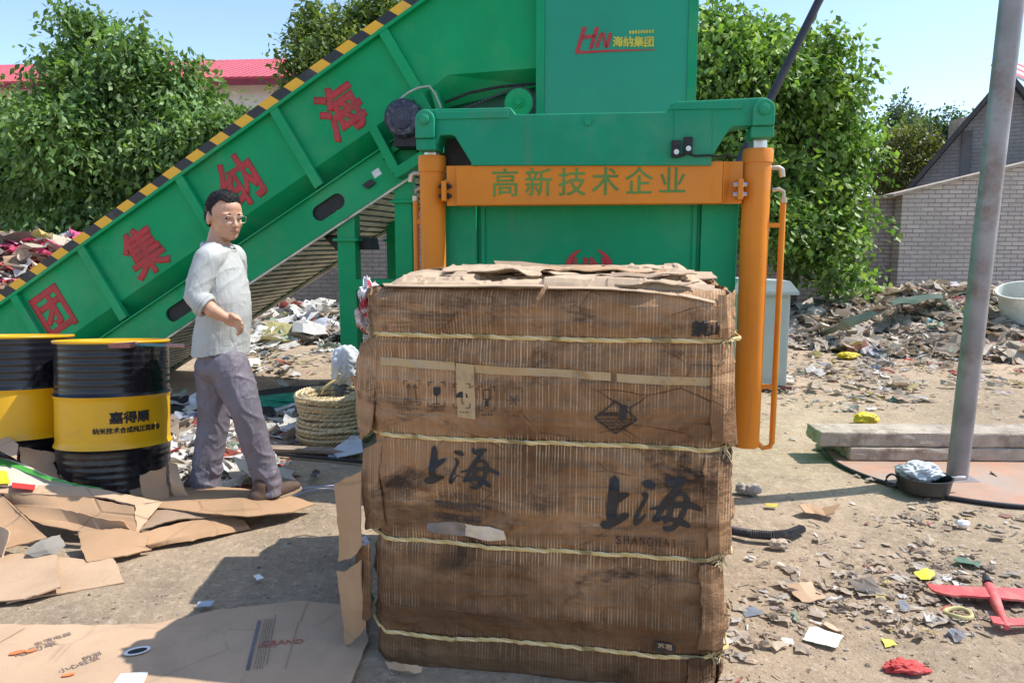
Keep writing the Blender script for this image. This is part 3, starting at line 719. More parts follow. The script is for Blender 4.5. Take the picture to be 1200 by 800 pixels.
# hazard striped top rail
HAZ = stripe_mat('hazard_stripes', (.02, .02, .024), (.85, .45, .02), 1.28, .5, .45, .5)
for n_ in HAZ.node_tree.nodes:
    if n_.bl_idname == 'ShaderNodeMapping' and n_.inputs['Rotation'].default_value[1] == 0:
        pass
Ltop = (uH-uS)/math.cos(ang)
for v, nm in ((NV, 1), (FV, -1)):
    m = MB(); rail = bpy.data.objects
    # build axis aligned then rotate the object so the stripes follow the rail
    me_ = MB(); me_.box((0, -.05, 0), (Ltop, .03, .085))
    ro = me_.build('striped_rail', HAZ, cv, bevel=.002); ro.location = (uS, v, ztop(uS)+.002); ro.rotation_euler = (0, -ang, 0)
    m = MB(); m.obox(Vector((uS, v-.06, ztop(uS)-.03)), dirn*Ltop, (0, .07 if nm > 0 else .07, 0), perp*.028); m.build('rail_lip', GREEN, cv)
# belt floor and flat hood behind
m = MB(); m.obox(Vector((uS, NV+.17, zbot(uS)+.02)), dirn*((uk+.1-uS)/math.cos(ang)), (0, FV-NV-.34, 0), perp*.02); m.build('belt', BLACK, cv)
# lower chassis beam with rounded slots
C0 = K(290, 331); C1 = K(461, 218)
def zcl(u): return C0[1] + (u-C0[0])*sl2
hgt = (zbot(C0[0]) - C0[1])*math.cos(ang) - .03
uE = K(498, 190)[0]
slots = [K(386, 243), K(213, 362), K(60, 470)]
for v in (NV-.0, FV):
    m = MB(); vv0, vv1 = (v-.02, v+.0) if v == NV else (v, v+.02)
    # strip cut into spans around the slots
    Ltot = (uE-uS)/math.cos(ang); org = Vector((uS, 0, zcl(uS)))
    cuts = sorted([((s[0]-uS)*math.cos(ang) + (s[1]-org.z)*math.sin(ang), (Vector((s[0], 0, s[1]))-org).dot(perp)) for s in slots])
    SL, SH = .165, .068
    def P3(l, h, v_): q = org + dirn*l + perp*h; return (q.x, v_, q.z)
    pos = 0
    for (lc, hc) in cuts:
        x0, x1 = lc-SL-.02, lc+SL+.02
        m.obox(P3(pos, 0, vv0), dirn*(x0-pos), (0, vv1-vv0, 0), perp*hgt)
        hole = []
        for t in range(-90, 91, 18): hole.append((lc+SL-SH+SH*math.cos(R(t)), hc+SH*math.sin(R(t))))
        for t in range(90, 271, 18): hole.append((lc-SL+SH+SH*math.cos(R(t)), hc+SH*math.sin(R(t))))
        nH = len(hole); outp = []
        for (hx, hy) in hole:
            dx, dy = hx-lc, hy-hc; s_ = 1e9
            if abs(dx) > 1e-6: s_ = min(s_, ((x1-lc) if dx > 0 else (lc-x0))/abs(dx))
            if abs(dy) > 1e-6: s_ = min(s_, ((hgt-hc) if dy > 0 else hc)/abs(dy))
            outp.append((lc+dx*s_, hc+dy*s_))
        # snap the nearest points to rectangle corners
        for cxx, cyy in ((x0, 0), (x1, 0), (x1, hgt), (x0, hgt)):
            j = min(range(nH), key=lambda i: (outp[i][0]-cxx)**2+(outp[i][1]-cyy)**2); outp[j] = (cxx, cyy)
        vs_ = [P3(*h, vv0) for h in hole] + [P3(*q, vv0) for q in outp] + [P3(*h, vv1) for h in hole] + [P3(*q, vv1) for q in outp]
        fs_ = []
        for i in range(nH):
            j = (i+1) % nH
            fs_ += [(i, j, nH+j, nH+i), (2*nH+i, 3*nH+i, 3*nH+j, 2*nH+j), (i, 2*nH+i, 2*nH+j, j)]
        m.add(vs_, fs_); pos = x1
    m.obox(P3(pos, 0, vv0), dirn*(Ltot-pos), (0, vv1-vv0, 0), perp*hgt)
    m.build('chassis', GREEN, cv)
    m = MB(); m.obox(P3(0, hgt-.012, vv0-.035 if v == NV else vv0), dirn*Ltot, (0, .055, 0), perp*.012); m.obox(P3(0, -.014, vv0-.02 if v == NV else vv0), dirn*Ltot, (0, .06, 0), perp*.012)
    m.build('chassis_flange', GREEN if v == NV else SLAT, cv)
    m = MB(); m.obox(P3(0, -.034, vv0-.012), dirn*Ltot, (0, .03, 0), perp*.018); m.build('edge_strip', SLAT, cv)
# dark belt inside the slots and the slatted underside
m = MB(); m.obox(Vector((uS, NV+.004, zcl(uS)+.045)), dirn*((uE-uS)/math.cos(ang)), (0, FV-NV-.008, 0), perp*(hgt-.075)); m.build('belt_frame', BLACK, cv)
m = MB(); Lt = (uE-uS)/math.cos(ang); k = 0; pitch = .09
while k*pitch < Lt-.1:
    p = Vector((uS, NV+.022, zcl(uS))) + dirn*(k*pitch) + perp*.012; tl = .012
    m.add([p, p+dirn*.074-perp*tl, p+dirn*.074-perp*tl+Vector((0, FV-NV-.045, 0)), p+Vector((0, FV-NV-.045, 0)),
           p+perp*.012, p+dirn*.074-perp*(tl-.012), p+dirn*.074-perp*(tl-.012)+Vector((0, FV-NV-.045, 0)), p+perp*.012+Vector((0, FV-NV-.045, 0))],
          [(0,1,2,3),(4,7,6,5),(0,4,5,1),(1,5,6,2),(2,6,7,3),(3,7,4,0)]); k += 1
m.build('slatted_belt', SLAT, cv)
# legs
for lx0, lx1, ly, fl in ((393, 414, 262, 281), (461, 481, 212, 236)):
    for v in (NV+.002, FV-.14):
        u0, u1 = K(lx0, 300, NV-.05)[0], K(lx1, 300, NV-.05)[0]; zt_ = zcl(u1)+.06; zf = K(lx0, fl, NV-.05)[1]
        m = MB(); m.box((u0, v, -.03), (u1, v+.13, zt_-.04)); m.box((u0-.03, v-.03, zf-.012), (u1+.03, v+.16, zf+.012)); m.box((u0-.04, v-.04, -.02), (u1+.04, v+.17, .015)); m.build('leg', GREEN, cv, bevel=.004)
u0, u1 = K(414, 300, NV-.05)[0], K(461, 300, NV-.05)[0]
m = MB(); z_ = K(430, 334, NV-.05)[1]; m.box((u0+.002, NV-.045, z_-.05), (u1-.002, NV+.075, z_+.05)); m.build('leg_brace', GREEN, cv, bevel=.003)
m = MB(); a_ = K(378, 276, NV+.1); b_ = K(436, 290, NV+.1); m.prism([(a_[0], a_[1]), (b_[0]-.02, a_[1]-.02), (b_[0], b_[1]-.02), (a_[0]+.12, b_[1]-.02)], NV+.1, NV+.3); m.build('gusset', BLACK, cv)
# bracket frame, motor, sprocket, chain
m = MB()
def bar(p, q, w_, v0, v1):
    a_ = Vector((K(*p, v0)[0], 0, K(*p, v0)[1])); b_ = Vector((K(*q, v0)[0], 0, K(*q, v0)[1])); d_ = (b_-a_); n_ = Vector((-d_.z, 0, d_.x)).normalized()*w_
    m.obox(a_+Vector((0, v0, 0))-n_/2, d_, (0, v1-v0, 0), n_)
bar((437, 150), (464, 201), .075, NV-.16, NV-.03); bar((462, 204), (520, 166), .085, NV-.165, NV-.035); bar((446, 184), (500, 150), .05, NV-.09, NV-.03)
bar((484, 102), (500, 130), .09, NV-.14, NV-.03); bar((508, 106), (514, 128), .05, NV-.13, NV-.03); m.build('motor_bracket', GREEN, cv, bevel=.004)
m = MB(); bar((462, 163), (497, 145), .16, NV-.1, NV-.04); m.build('motor_bracket', GREEN, cv, bevel=.004)
c = FM.pl(471, 138, NV-.32); mr = .158
mo = MB(); mo.lathe([(0, -.02), (mr*.55, -.02), (mr*.6, -.012), (mr*.85, -.008), (mr*.97, .012), (mr, .05), (mr, .12), (mr*.93, .125), (mr*.93, .36), (0, .36)], (0, 0, 0), 40)
for v in range(len(mo.v)):
    x, y, z = mo.v[v]; mo.v[v] = (c.x + x, c.y + z, c.z + y)
MOT = simple('motor_casing', (.035, .038, .06), .4, .4, .4, 25, .3, 60, (.2, .2, .22), 30, (.5, .7))
mot = mo.build('motor', MOT, cv, smooth=True)
m = MB()
for k in range(26):
    t = 2*math.pi*k/26; m.obox((c.x+mr*.92*math.cos(t)-.004, c.y+.13, c.z+mr*.92*math.sin(t)-.004), (.014*math.cos(t), 0, .014*math.sin(t)), (0, .22, 0), (-.006*math.sin(t), 0, .006*math.cos(t)))
m.build('cooling_fin', MOT, mot)
m = MB(); m.box((c.x-.09, c.y+.05, c.z-mr-.06), (c.x+.1, c.y+.3, c.z-mr+.03)); m.build('motor_foot', BLACK, mot)
m = MB(); m.cyl((c.x, c.y-.022, c.z), (c.x, c.y-.018, c.z), mr*.5, n=30)
for k in range(3): m.tube([(c.x+mr*(.2+.13*k)*math.cos(R(t)), c.y-.024, c.z+mr*(.2+.13*k)*math.sin(R(t))) for t in range(0, 360, 12)], .0035, 5, True)
m.build('fan_cowl', simple('cowl', (.07, .07, .1), .5, .4), mot)
m = MB(); m.tube([FM.pl(x, y, NV-.2) for x, y in ((467, 118), (478, 109), (490, 103), (503, 101), (510, 110), (517, 127))], .009, 7); m.build('power_cable', simple('grey_cable', (.4, .4, .36), .5), cv, smooth=True)
c = FM.pl(608, 121, NV-.12); gr = .112
m = MB(); gp = []
for k in range(36):
    for q, rr2 in ((0, .985), (.35, 1.06), (.65, 1.06), (1, .985)):
        t = 2*math.pi*(k+q*.8)/36; gp.append((c.x+gr*rr2*math.cos(t), c.z+gr*rr2*math.sin(t)))
m.prism(gp, c.y-.012, c.y+.012); m.cyl((c.x, c.y-.03, c.z), (c.x, c.y+.1, c.z), .04); m.cyl((c.x, c.y-.05, c.z), (c.x, c.y-.03, c.z), .024); sp = m.build('sprocket', GREEN, cv, bevel=.001)
m = MB(); c2 = FM.pl(508, 150, NV-.12); pts = []
for t in range(100, -60, -12): pts.append((c.x+(gr+.012)*math.cos(R(t)), c.y, c.z+(gr+.012)*math.sin(R(t))))
for t in range(280, 100, -20): pts.append((c2.x+.05*math.cos(R(t)), c.y, c2.z+.05*math.sin(R(t))))
pp = []
for i in range(len(pts)):
    a_, b_ = Vector(pts[i]), Vector(pts[(i+1) % len(pts)]); n_ = max(1, int((b_-a_).length/.03))
    for j in range(n_): pp.append(a_.lerp(b_, j/n_))
for i in range(0, len(pp)):
    a_, b_ = pp[i], pp[(i+1) % len(pp)]; d_ = (b_-a_)*.8; n_ = Vector((-d_.z, 0, d_.x)).normalized()*.018
    m.obox(a_-n_/2+Vector((0, -.01, 0)), d_, (0, .02, 0), n_)
m.build('chain', DARKS, cv)
# head shaft area: dark plate under the hood
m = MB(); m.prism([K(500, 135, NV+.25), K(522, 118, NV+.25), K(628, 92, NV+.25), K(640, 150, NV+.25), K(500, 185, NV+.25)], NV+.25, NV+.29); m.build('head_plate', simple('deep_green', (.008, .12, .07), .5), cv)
m = MB(); m.tube([FM.pl(x, y, NV-.01) for x, y in ((522, 120), (550, 109), (585, 102), (628, 98))], .012, 8); m.build('hood_lip', BLACK, cv)
# small paper sticker
m = MB(); c = FM.pl(441, 203, NV-.022); m.obox(c - dirn*.035 - perp*.03, dirn*.075, (0, .001, 0), perp*.06); m.build('sticker', WHITEP, cv)
m = MB(); c = FM.pl(433, 219, NV-.05); m.obox(c-dirn*.03, dirn*.09, (0, .028, 0), perp*.05-dirn*.02); m.build('lug', DARKS, cv)
# big red characters on the side
for ch, px, py in (('团', 64, 368), ('集', 171, 298), ('纳', 284, 216), ('海', 402, 134)):
    c = FM.pl(px, py, NV-.004)
    lettering(ch, .46, REDP, cv, c, dirn, perp, bold=.016, xs=.86, squash=.15)
# loose cardboard scrap riding on the conveyor
m = MB(); m.sheet([[FM.pl(272, 152, NV+.15), FM.pl(292, 128, NV+.2), FM.pl(302, 134, NV+.3)], [FM.pl(275, 165, NV+.25), FM.pl(296, 150, NV+.3), FM.pl(306, 150, NV+.4)]], 3, .006, .004)
o = m.build('cardboard_scrap', CARD, world_to=FM.M); tag(o, 'torn brown cardboard scrap sticking up over the striped conveyor edge', 'cardboard scrap')
for v_ in o.data.vertices: pass

# ------------------------------------------------------------------ leaning dark pole behind the machine
m = MB(); m.tube([at(752, 418, 10.2), at(870, 182, 10.2), at(990, -60, 10.2)], .055, 12)
pz = at(752, 418, 10.2)
o = m.build('leaning_pole', simple('dark_pole', (.045, .045, .055), .5, .3), smooth=True); tag(o, 'thin dark pole leaning up to the right in front of the bright tree', 'pole')

# ================================================================== CARDBOARD BALE
b0_ = gnd(640, 788); FB = Frame((b0_.x, b0_.y, 0), R(-9.5))
bale = empty('cardboard_bale', FB.o, FB.th, 'large brown baled cardboard block tied with yellow ropes in the foreground', 'bale')
BL, BR = FB.uz(440, 560)[0], FB.uz(846, 560)[0]; BT = FB.uz(446, 337)[1]; BD = 1.18
ropez = [FB.uz(600, y)[1] for y in (395, 516, 640, 750)]
lev = [-.03] + sorted(ropez) + [BT]
def bulge(z):
    for a_, b_ in zip(lev, lev[1:]):
        if a_ <= z <= b_:
            t = (z-a_)/(b_-a_); return (max(0, math.sin(math.pi*t))**.32)
    return 0
SEAMS = [FB.uz(640, y)[1] for y in (356, 372, 405, 424, 447, 471, 490, 541, 567, 594, 612, 668, 694, 718, 733, 771)]
def surf(u, z, side=0):                    # front face: returns local y
    q = Vector((u*2.2, z*3.1, 1.3)); e = noise.noise(q)*.012 + noise.noise(q*3.3)*.006 + (1-abs(noise.noise(Vector((u*6+z*5, z*7-u*2, 4))))*2)**4*-.008 + (1-abs(noise.noise(Vector((u*5-z*4, z*6+u*3, 14))))*2.4)**3*.006 + (noise.noise(Vector((u*9, z*14, 2)))*.004)
    for i_, zs_ in enumerate(SEAMS):
        d_ = zs_ + noise.noise(Vector((u*2.5, i_*3.3, 0)))*.012 - z
        if 0 < d_ < .035: e -= .0055*(1-d_/.035)*(.5+noise.noise(Vector((u*3, i_, 7))))*1.3
    cr = .0
    for xe_, s_ in ((BL, 1), (BR, -1)):
        d_ = (u-xe_)*s_
        if d_ < .05: cr += ((.05-max(d_, -.0))/.05)**2*.045
    return -.021*bulge(z) + e + cr + .004
bd = MB()
nu, nzv, nd = 150, 260, 60
def bpt(s, z):                             # s runs round the bale: 0..1 front, 1..2 right, 2..3 back, 3..4 left
    b_ = bulge(z); top = max(0, (z-(BT-.05))/.05)**2*.02
    if s < 1:
        u = BL + (BR-BL)*s; y = surf(u, z) + top
        ex = noise.noise(Vector((3.3, z*5, 7 + (u > 0)*5)))*.02
        u += (b_*.010+ex*.6)*(1 if u > (BL+BR)/2 else -1)*(abs(s-.5)*2)**8
        return (u, y, z)
    side = 1 if s < 2 else -1
    if s < 2: f = s-1
    elif s < 3: f = None
    else: f = 1-(s-3)
    if f is None:
        u = BR + (BL-BR)*(s-2); return (u, BD + .02*b_ + noise.noise(Vector((u*3, z*3, 9)))*.02, z)
    q = Vector((f*4, z*6, side*4)); r_ = noise.noise(q)*.03 + noise.noise(q*3)*.02 + noise.noise(q*8)*.011
    base = (BR if side > 0 else BL); ed = (1-min(1, f/.04))**2
    y = .055*(0 if f > .0 else 1) + BD*f
    y = max(y, surf(base, z)) if f < .1 else y
    e0_ = (b_*.010 + noise.noise(Vector((3.3, z*5, 7+(side > 0)*5)))*.016)
    w_ = min(1, f/.06)
    return (base + side*(e0_*(1-w_) + w_*(b_*.022 + r_ + .008)), y, z)
# crushed, terraced top surface
tb_ = MB(); TU, TV = 130, 100
def top_h(u, v):
    h = 0
    for k_ in range(5):
        n_ = noise.noise(Vector((u*(2.2+k_*1.1)+k_*7, v*(2.6+k_*1.3), k_*3.3))) + .02*k_
        h += .009 if n_ > .0 + .03*noise.noise(Vector((u*22, v*22, k_))) else 0
    e_ = min((u-BL)/.07, (BR-u)/.10, (v+.0)/.05, (BD-v)/.08, 1)
    return BT - .012 + h*max(.0, e_) + .022*max(0, min(1, v/.4)) - .035*(1-max(0, min(1, e_)))**2 + noise.noise(Vector((u*9, v*9, 5)))*.006 + noise.noise(Vector((u*30, v*30, 5)))*.003
for j in range(TV+1):
    for i in range(TU+1):
        u = BL-.005+(BR-BL+.01)*i/TU; v = -.012+(BD+.01)*j/TV; v2 = v + noise.noise(Vector((u*12, 3, 1)))*.01*(1 if j == 0 else .0)
        tb_.v.append((u + noise.noise(Vector((7, v*10, 1)))*.014*(i in (0, TU)), v2 + max(0, surf(u, BT-.03))*(1-j/TV), top_h(u, v)))
for j in range(TV):
    for i in range(TU): q = j*(TU+1)+i; tb_.f.append((q, q+1, q+TU+2, q+TU+1))
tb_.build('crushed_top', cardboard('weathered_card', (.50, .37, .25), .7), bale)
S = [i/nu for i in range(nu)] + [1+i/nd for i in range(nd)] + [2+i/20 for i in range(20)] + [3+i/nd for i in range(nd)]
Z = [-.03 + (BT+.03)*j/nzv for j in range(nzv+1)]
for z in Z:
    for s in S: bd.v.append(bpt(s, z))
ns = len(S)
for j in range(nzv):
    for i in range(ns): bd.f.append((j*ns+i, j*ns+(i+1) % ns, (j+1)*ns+(i+1) % ns, (j+1)*ns+i))
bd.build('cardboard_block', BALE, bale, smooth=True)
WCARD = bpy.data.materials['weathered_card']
# rough top: many overlapping torn sheets
rnd = random.Random(3)
def topz(u, v): return BT + .012 + .028*min(1, v/.35) - .05*max(0, (u-(BR-.28))/.28)*0
for k in range(16):
    u = rnd.uniform(BL+.15, BR-.2); v = rnd.uniform(.06, BD-.12); sx_, sy_ = rnd.uniform(.07, .2), rnd.uniform(.06, .2); a_ = rnd.uniform(-.5, .5)
    z = topz(u, v) + .0009*k - .006
    m = MB(); rows = []
    for i in range(4):
        rw = []
        for j in range(5):
            x = (j/2-1)*sx_; y = (i/1.5-1)*sy_; ca, sa = math.cos(a_), math.sin(a_)
            X = min(BR+.02, max(BL-.0, u + x*ca - y*sa + rnd.uniform(-.02, .02))); Y_ = max(.0, min(BD, v + x*sa + y*ca + rnd.uniform(-.02, .02)))
            rw.append((X, Y_, z + rnd.uniform(-.004, .008)))
        rows.append(rw)
    m.sheet(rows, 4, .004, .010, k, 9, .012); m.build('top_sheet', (CARD, WCARD, CARD3, WCARD)[k % 4], bale)
def fp(px, py, off=.0):                    # photo pixel -> point on bale front surface pushed out
    u, z = FB.uz(px, py); return Vector((u, surf(u, z)-off, z))
# lifted flaps on top
def flap(name, rows, matf, parent, sub=4, th=.005, amp=.006, seed=1, fr=FB, label=None):
    m = MB(); m.sheet([[fr.pl(x, y, v) for x, y, v in r] for r in rows], sub, th, amp, seed, 5); o = m.build(name, matf, parent)
    if label: o['label'] = label
    return o
flap('top_flap', [[(578, 306, 1.05), (610, 307, 1.0), (650, 312, 1.0), (700, 315, .95)], [(582, 313, .85), (615, 315, .8), (655, 319, .8), (710, 321, .8)]], CARD3, bale, seed=2)
flap('top_flap', [[(700, 315, 1.0), (760, 314, 1.0), (835, 317, .95)], [(720, 322, .7), (780, 323, .7), (840, 326, .65)]], WCARD, bale, seed=3, amp=.012)
flap('top_flap', [[(480, 319, .95), (540, 315, 1.0), (590, 315, 1.0)], [(470, 327, .5), (540, 325, .5), (600, 324, .5)]], WCARD, bale, seed=4, amp=.012)
flap('top_flap', [[(750, 330, .25), (800, 330, .25), (846, 338, .22)], [(745, 336, .05), (800, 345, .03), (850, 356, .05)]], WCARD, bale, seed=5, amp=.01)
# pale strip over the top right edge, standing in for its sunlit band
flap('pale_edge_strip', [[(640, 331, .14), (690, 331, .14), (745, 331, .14), (800, 332, .13), (838, 334, .1)], [(642, 337, -.014), (690, 338, -.016), (745, 341, -.02), (800, 347, -.022), (838, 356, -.02)]], WCARD, bale, seed=6, amp=.002, th=.003)
flap('pale_edge_strip', [[(447, 332, .12), (520, 331, .12), (580, 332, .12), (638, 332, .12)], [(449, 335, -.012), (520, 336, -.014), (580, 335, -.014), (638, 336, -.014)]], WCARD, bale, seed=7, amp=.002, th=.003)
# right-hand corner wraps (upright strips of cardboard, one per layer)
for i, (y0, y1, xl_, xr_) in enumerate(((343, 393, 842, 862), (405, 520, 833, 863), (532, 650, 826, 857), (662, 760, 818, 848), (772, 812, 806, 842))):
    rows = []
    for j in range(5):
        y = y0+(y1-y0)*j/4; wob = rnd.uniform(-1.5, 1.5)
        rows.append([(xl_+wob, y, surf(FB.uz(xl_, y)[0], FB.uz(xl_, y)[1])-.012), ((xl_+xr_)/2, y, -.012+rnd.uniform(-.008, .008)), (xr_-2+wob, y, .03+rnd.uniform(-.01, .02)), (xr_-3+wob, y, .2)])
    flap('corner_wrap', rows, BALE, bale, 5, .004, .011, 20+i)
# ragged left side flaps
flap('side_flap', [[(419, 398, .12), (432, 395, .06), (446, 398, .0)], [(413, 430, .1), (428, 432, .04), (444, 430, .0)], [(416, 470, .1), (430, 468, .03), (440, 465, .0)], [(424, 508, .08), (432, 506, .03), (438, 505, .0)]], BALE, bale, seed=31, amp=.022, sub=8)
flap('side_flap', [[(410, 440, .16), (418, 445, .1), (426, 455, .06)], [(414, 480, .14), (424, 490, .07), (434, 500, .03)], [(422, 506, .1), (428, 508, .06), (436, 510, .02)]], BALE, bale, seed=32, amp=.022, sub=8)
flap('side_flap', [[(393, 567, .02), (408, 560, .0), (424, 553, .0)], [(396, 610, .02), (410, 615, .0), (426, 612, .0)], [(398, 660, .02), (412, 655, -.02), (424, 640, .0)]], CARD, bale, seed=33, amp=.012, th=.007)
flap('side_flap', [[(397, 668, .06), (410, 662, .03), (424, 650, .0)], [(400, 710, .03), (412, 715, .0), (430, 712, .0)], [(406, 755, .02), (414, 752, .0), (430, 735, .01)]], CARD, bale, seed=34, amp=.012, th=.007)
flap('side_flap', [[(418, 640, .06), (424, 636, .02), (432, 632, .0)], [(414, 680, .03), (426, 690, .0), (436, 690, .0)], [(420, 725, .03), (430, 728, .0), (436, 725, .0)]], BALE, bale, seed=35, amp=.014)
flap('side_flap', [[(427, 520, .05), (440, 518, .0), (448, 517, -.012)], [(424, 560, .03), (438, 565, .0), (446, 566, -.012)], [(424, 616, .04), (436, 618, .0), (448, 617, -.012)]], BALE, bale, seed=36, amp=.022, sub=8)
# crumpled wads where the layers end at the left
WAD = attr_mat('crumpled_wrap', .6, 0, .4)
def wad(px, py, v, r, colr, seed, parent, fr=FB, name='crumpled_wrap', flat=.8):
    c = fr.pl(px, py, v); bm2 = bmesh.new(); bmesh.ops.create_icosphere(bm2, subdivisions=4, radius=1)
    m = MB(); 
    for v_ in bm2.verts:
        d = v_.co.copy(); q = d*1.7+Vector((seed*3.7, 0, 0)); k_ = 1 + .45*noise.noise(q) - .35*abs(noise.noise(q*2.3)) + .18*noise.noise(q*5)
        m.v.append(tuple(c + Vector((d.x*r[0], d.y*r[1], d.z*r[2]))*k_))
    m.f = [tuple(v_.index for v_ in f.verts) for f in bm2.faces]; bm2.free()
    rr3 = random.Random(seed); m.c = []
    for p in m.v:
        n_ = noise.noise(Vector(p)*14+Vector((seed, 0, 0))); c_ = colr[min(len(colr)-1, int(abs(n_)*2.2*len(colr)))]; m.c.append((*c_, 1))
    return m.build(name, WAD, parent, world_to=None)
PW = [(.62, .56, .6), (.55, .45, .35), (.6, .5, .52), (.5, .08, .1)]
wad(433, 350, .12, (.03, .06, .07), [(.66, .62, .66), (.66, .6, .6), (.45, .06, .09)], 41, bale)
wad(428, 372, .14, (.03, .05, .05), PW, 42, bale)
wad(437, 386, .06, (.018, .03, .03), [(.4, .3, .2), (.3, .2, .14)], 43, bale)
wad(427, 636, .04, (.016, .02, .028), [(.6, .62, .68), (.5, .4, .3)], 44, bale)
wad(434, 705, .02, (.012, .02, .03), [(.06, .14, .04), (.2, .14, .08)], 45, bale)
wad(840, 600, -.0, (.014, .012, .02), [(.03, .25, .08), (.02, .2, .06)], 46, bale)
# ropes: twisted strands pulled round the block
ROPE = attr_mat('straw_rope', .7, 0, .2)
def rope_loop(zs, seed):
    pts = []; rn = random.Random(seed)
    for i in range(170):
        u = BL-.008 + (BR-BL+.016)*i/169; z = zs + .002*math.sin(i*.05+seed) + noise.noise(Vector((i*.04, seed, 0)))*.004
        pts.append(Vector((u, surf(min(BR, max(BL, u)), z)-.007, z)))
    zl = pts[-1].z
    n_ = 40
    for i in range(1, n_): pts.append(Vector((BR+.05, .06 + (BD-.05)*i/n_, zl)))
    for i in range(n_): pts.append(Vector((BR+.04-(BR-BL+.08)*i/n_, BD+.03, zl)))
    for i in range(n_): pts.append(Vector((BL-.05, BD-.0-(BD-.06)*i/n_, zs)))
    # resample, twist three strands
    P = []; 
    for i in range(len(pts)):
        a_, b_ = pts[i], pts[(i+1) % len(pts)]; k_ = max(1, int((b_-a_).length/.006))
        for j in range(k_): P.append(a_.lerp(b_, j/k_))
    m = MB(); m.c = []
    for st in range(3):
        q = []
        for i, p in enumerate(P):
            t = i*.36 + st*2.094; q.append(p + Vector((0, math.cos(t)*.0036, math.sin(t)*.0036)))
        n0 = len(m.v); m.tube(q, .0042, 5, True); c_ = ((.74, .55, .24), (.62, .45, .18), (.82, .65, .36))[st]
        for i in range(len(m.v)-n0):
            d_ = .55 if noise.noise(Vector((i*.012, seed*5, 2))) > .28 else 1.; m.c.append((c_[0]*d_, c_[1]*d_, c_[2]*d_, 1))
    return m.build('rope', ROPE, bale, smooth=True)
for i, z in enumerate(ropez): rope_loop(z, i)
# frayed corner knots at the ends of ropes
for i, z in enumerate(ropez):
    for xx in (BR+.005,):
        m = MB(); m.c = []
        for k in range(26):
            p = Vector((xx+rnd.uniform(-.02, .02), .02+rnd.uniform(-.02, .03), z+rnd.uniform(-.018, .018))); d = Vector((rnd.uniform(-1, 1), rnd.uniform(-1, .3), rnd.uniform(-1, 1)))*.02
            n0 = len(m.v); m.tube([p, p+d, p+d*1.4+Vector((0, 0, -.006))], .0016, 4); m.c += [(.6, .47, .27, 1)]*(len(m.v)-n0)
        m.build('rope_fray', ROPE, bale)
# ---- tape and prints that follow the front surface
def decal_strip(pts_top, pts_bot, matd, name, off=.003, n=24, th=.0012):
    m = MB()
    def interp(pts, t):
        k_ = t*(len(pts)-1); i = min(int(k_), len(pts)-2); f = k_-i
        return (pts[i][0]*(1-f)+pts[i+1][0]*f, pts[i][1]*(1-f)+pts[i+1][1]*f)
    rows = []
    for r_ in range(4):
        rw = []
        for i in range(n+1):
            a_, b_ = interp(pts_top, i/n), interp(pts_bot, i/n); f = r_/3
            rw.append(fp(a_[0]*(1-f)+b_[0]*f, a_[1]*(1-f)+b_[1]*f, off))
        rows.append(rw)
    m.sheet(rows, 1, th, 0); return m.build(name, matd, bale)
TAPE = simple('parcel_tape', (.42, .29, .15), .35, 0, .12, 10, .25, 25, (.2, .13, .07), 12, (.55, .7))
decal_strip([(446, 417), (534, 423)], [(445, 426), (536, 433)], TAPE, 'parcel_tape')
decal_strip([(557, 426), (655, 431), (716, 435)], [(557, 436), (655, 440), (716, 445)], TAPE, 'parcel_tape')
decal_strip([(723, 436), (775, 439), (836, 441)], [(723, 446), (775, 449), (836, 451)], TAPE, 'parcel_tape')
decal_strip([(536, 424), (557, 426)], [(538, 487), (559, 489)], TAPE, 'parcel_tape', .0045)
decal_strip([(547, 610), (560, 613), (575, 613), (592, 618)], [(546, 626), (560, 630), (577, 631), (594, 630)], simple('torn_paper', (.6, .52, .42), .8, 0, .15, 20), 'torn_label')
GRY = simple('scuffed_liner', (.2, .17, .15), .8, 0, .4, 15, .4, 30)
decal_strip([(502, 612), (525, 609), (548, 608)], [(500, 620), (525, 626), (548, 627)], GRY, 'scuffed_liner', .002)
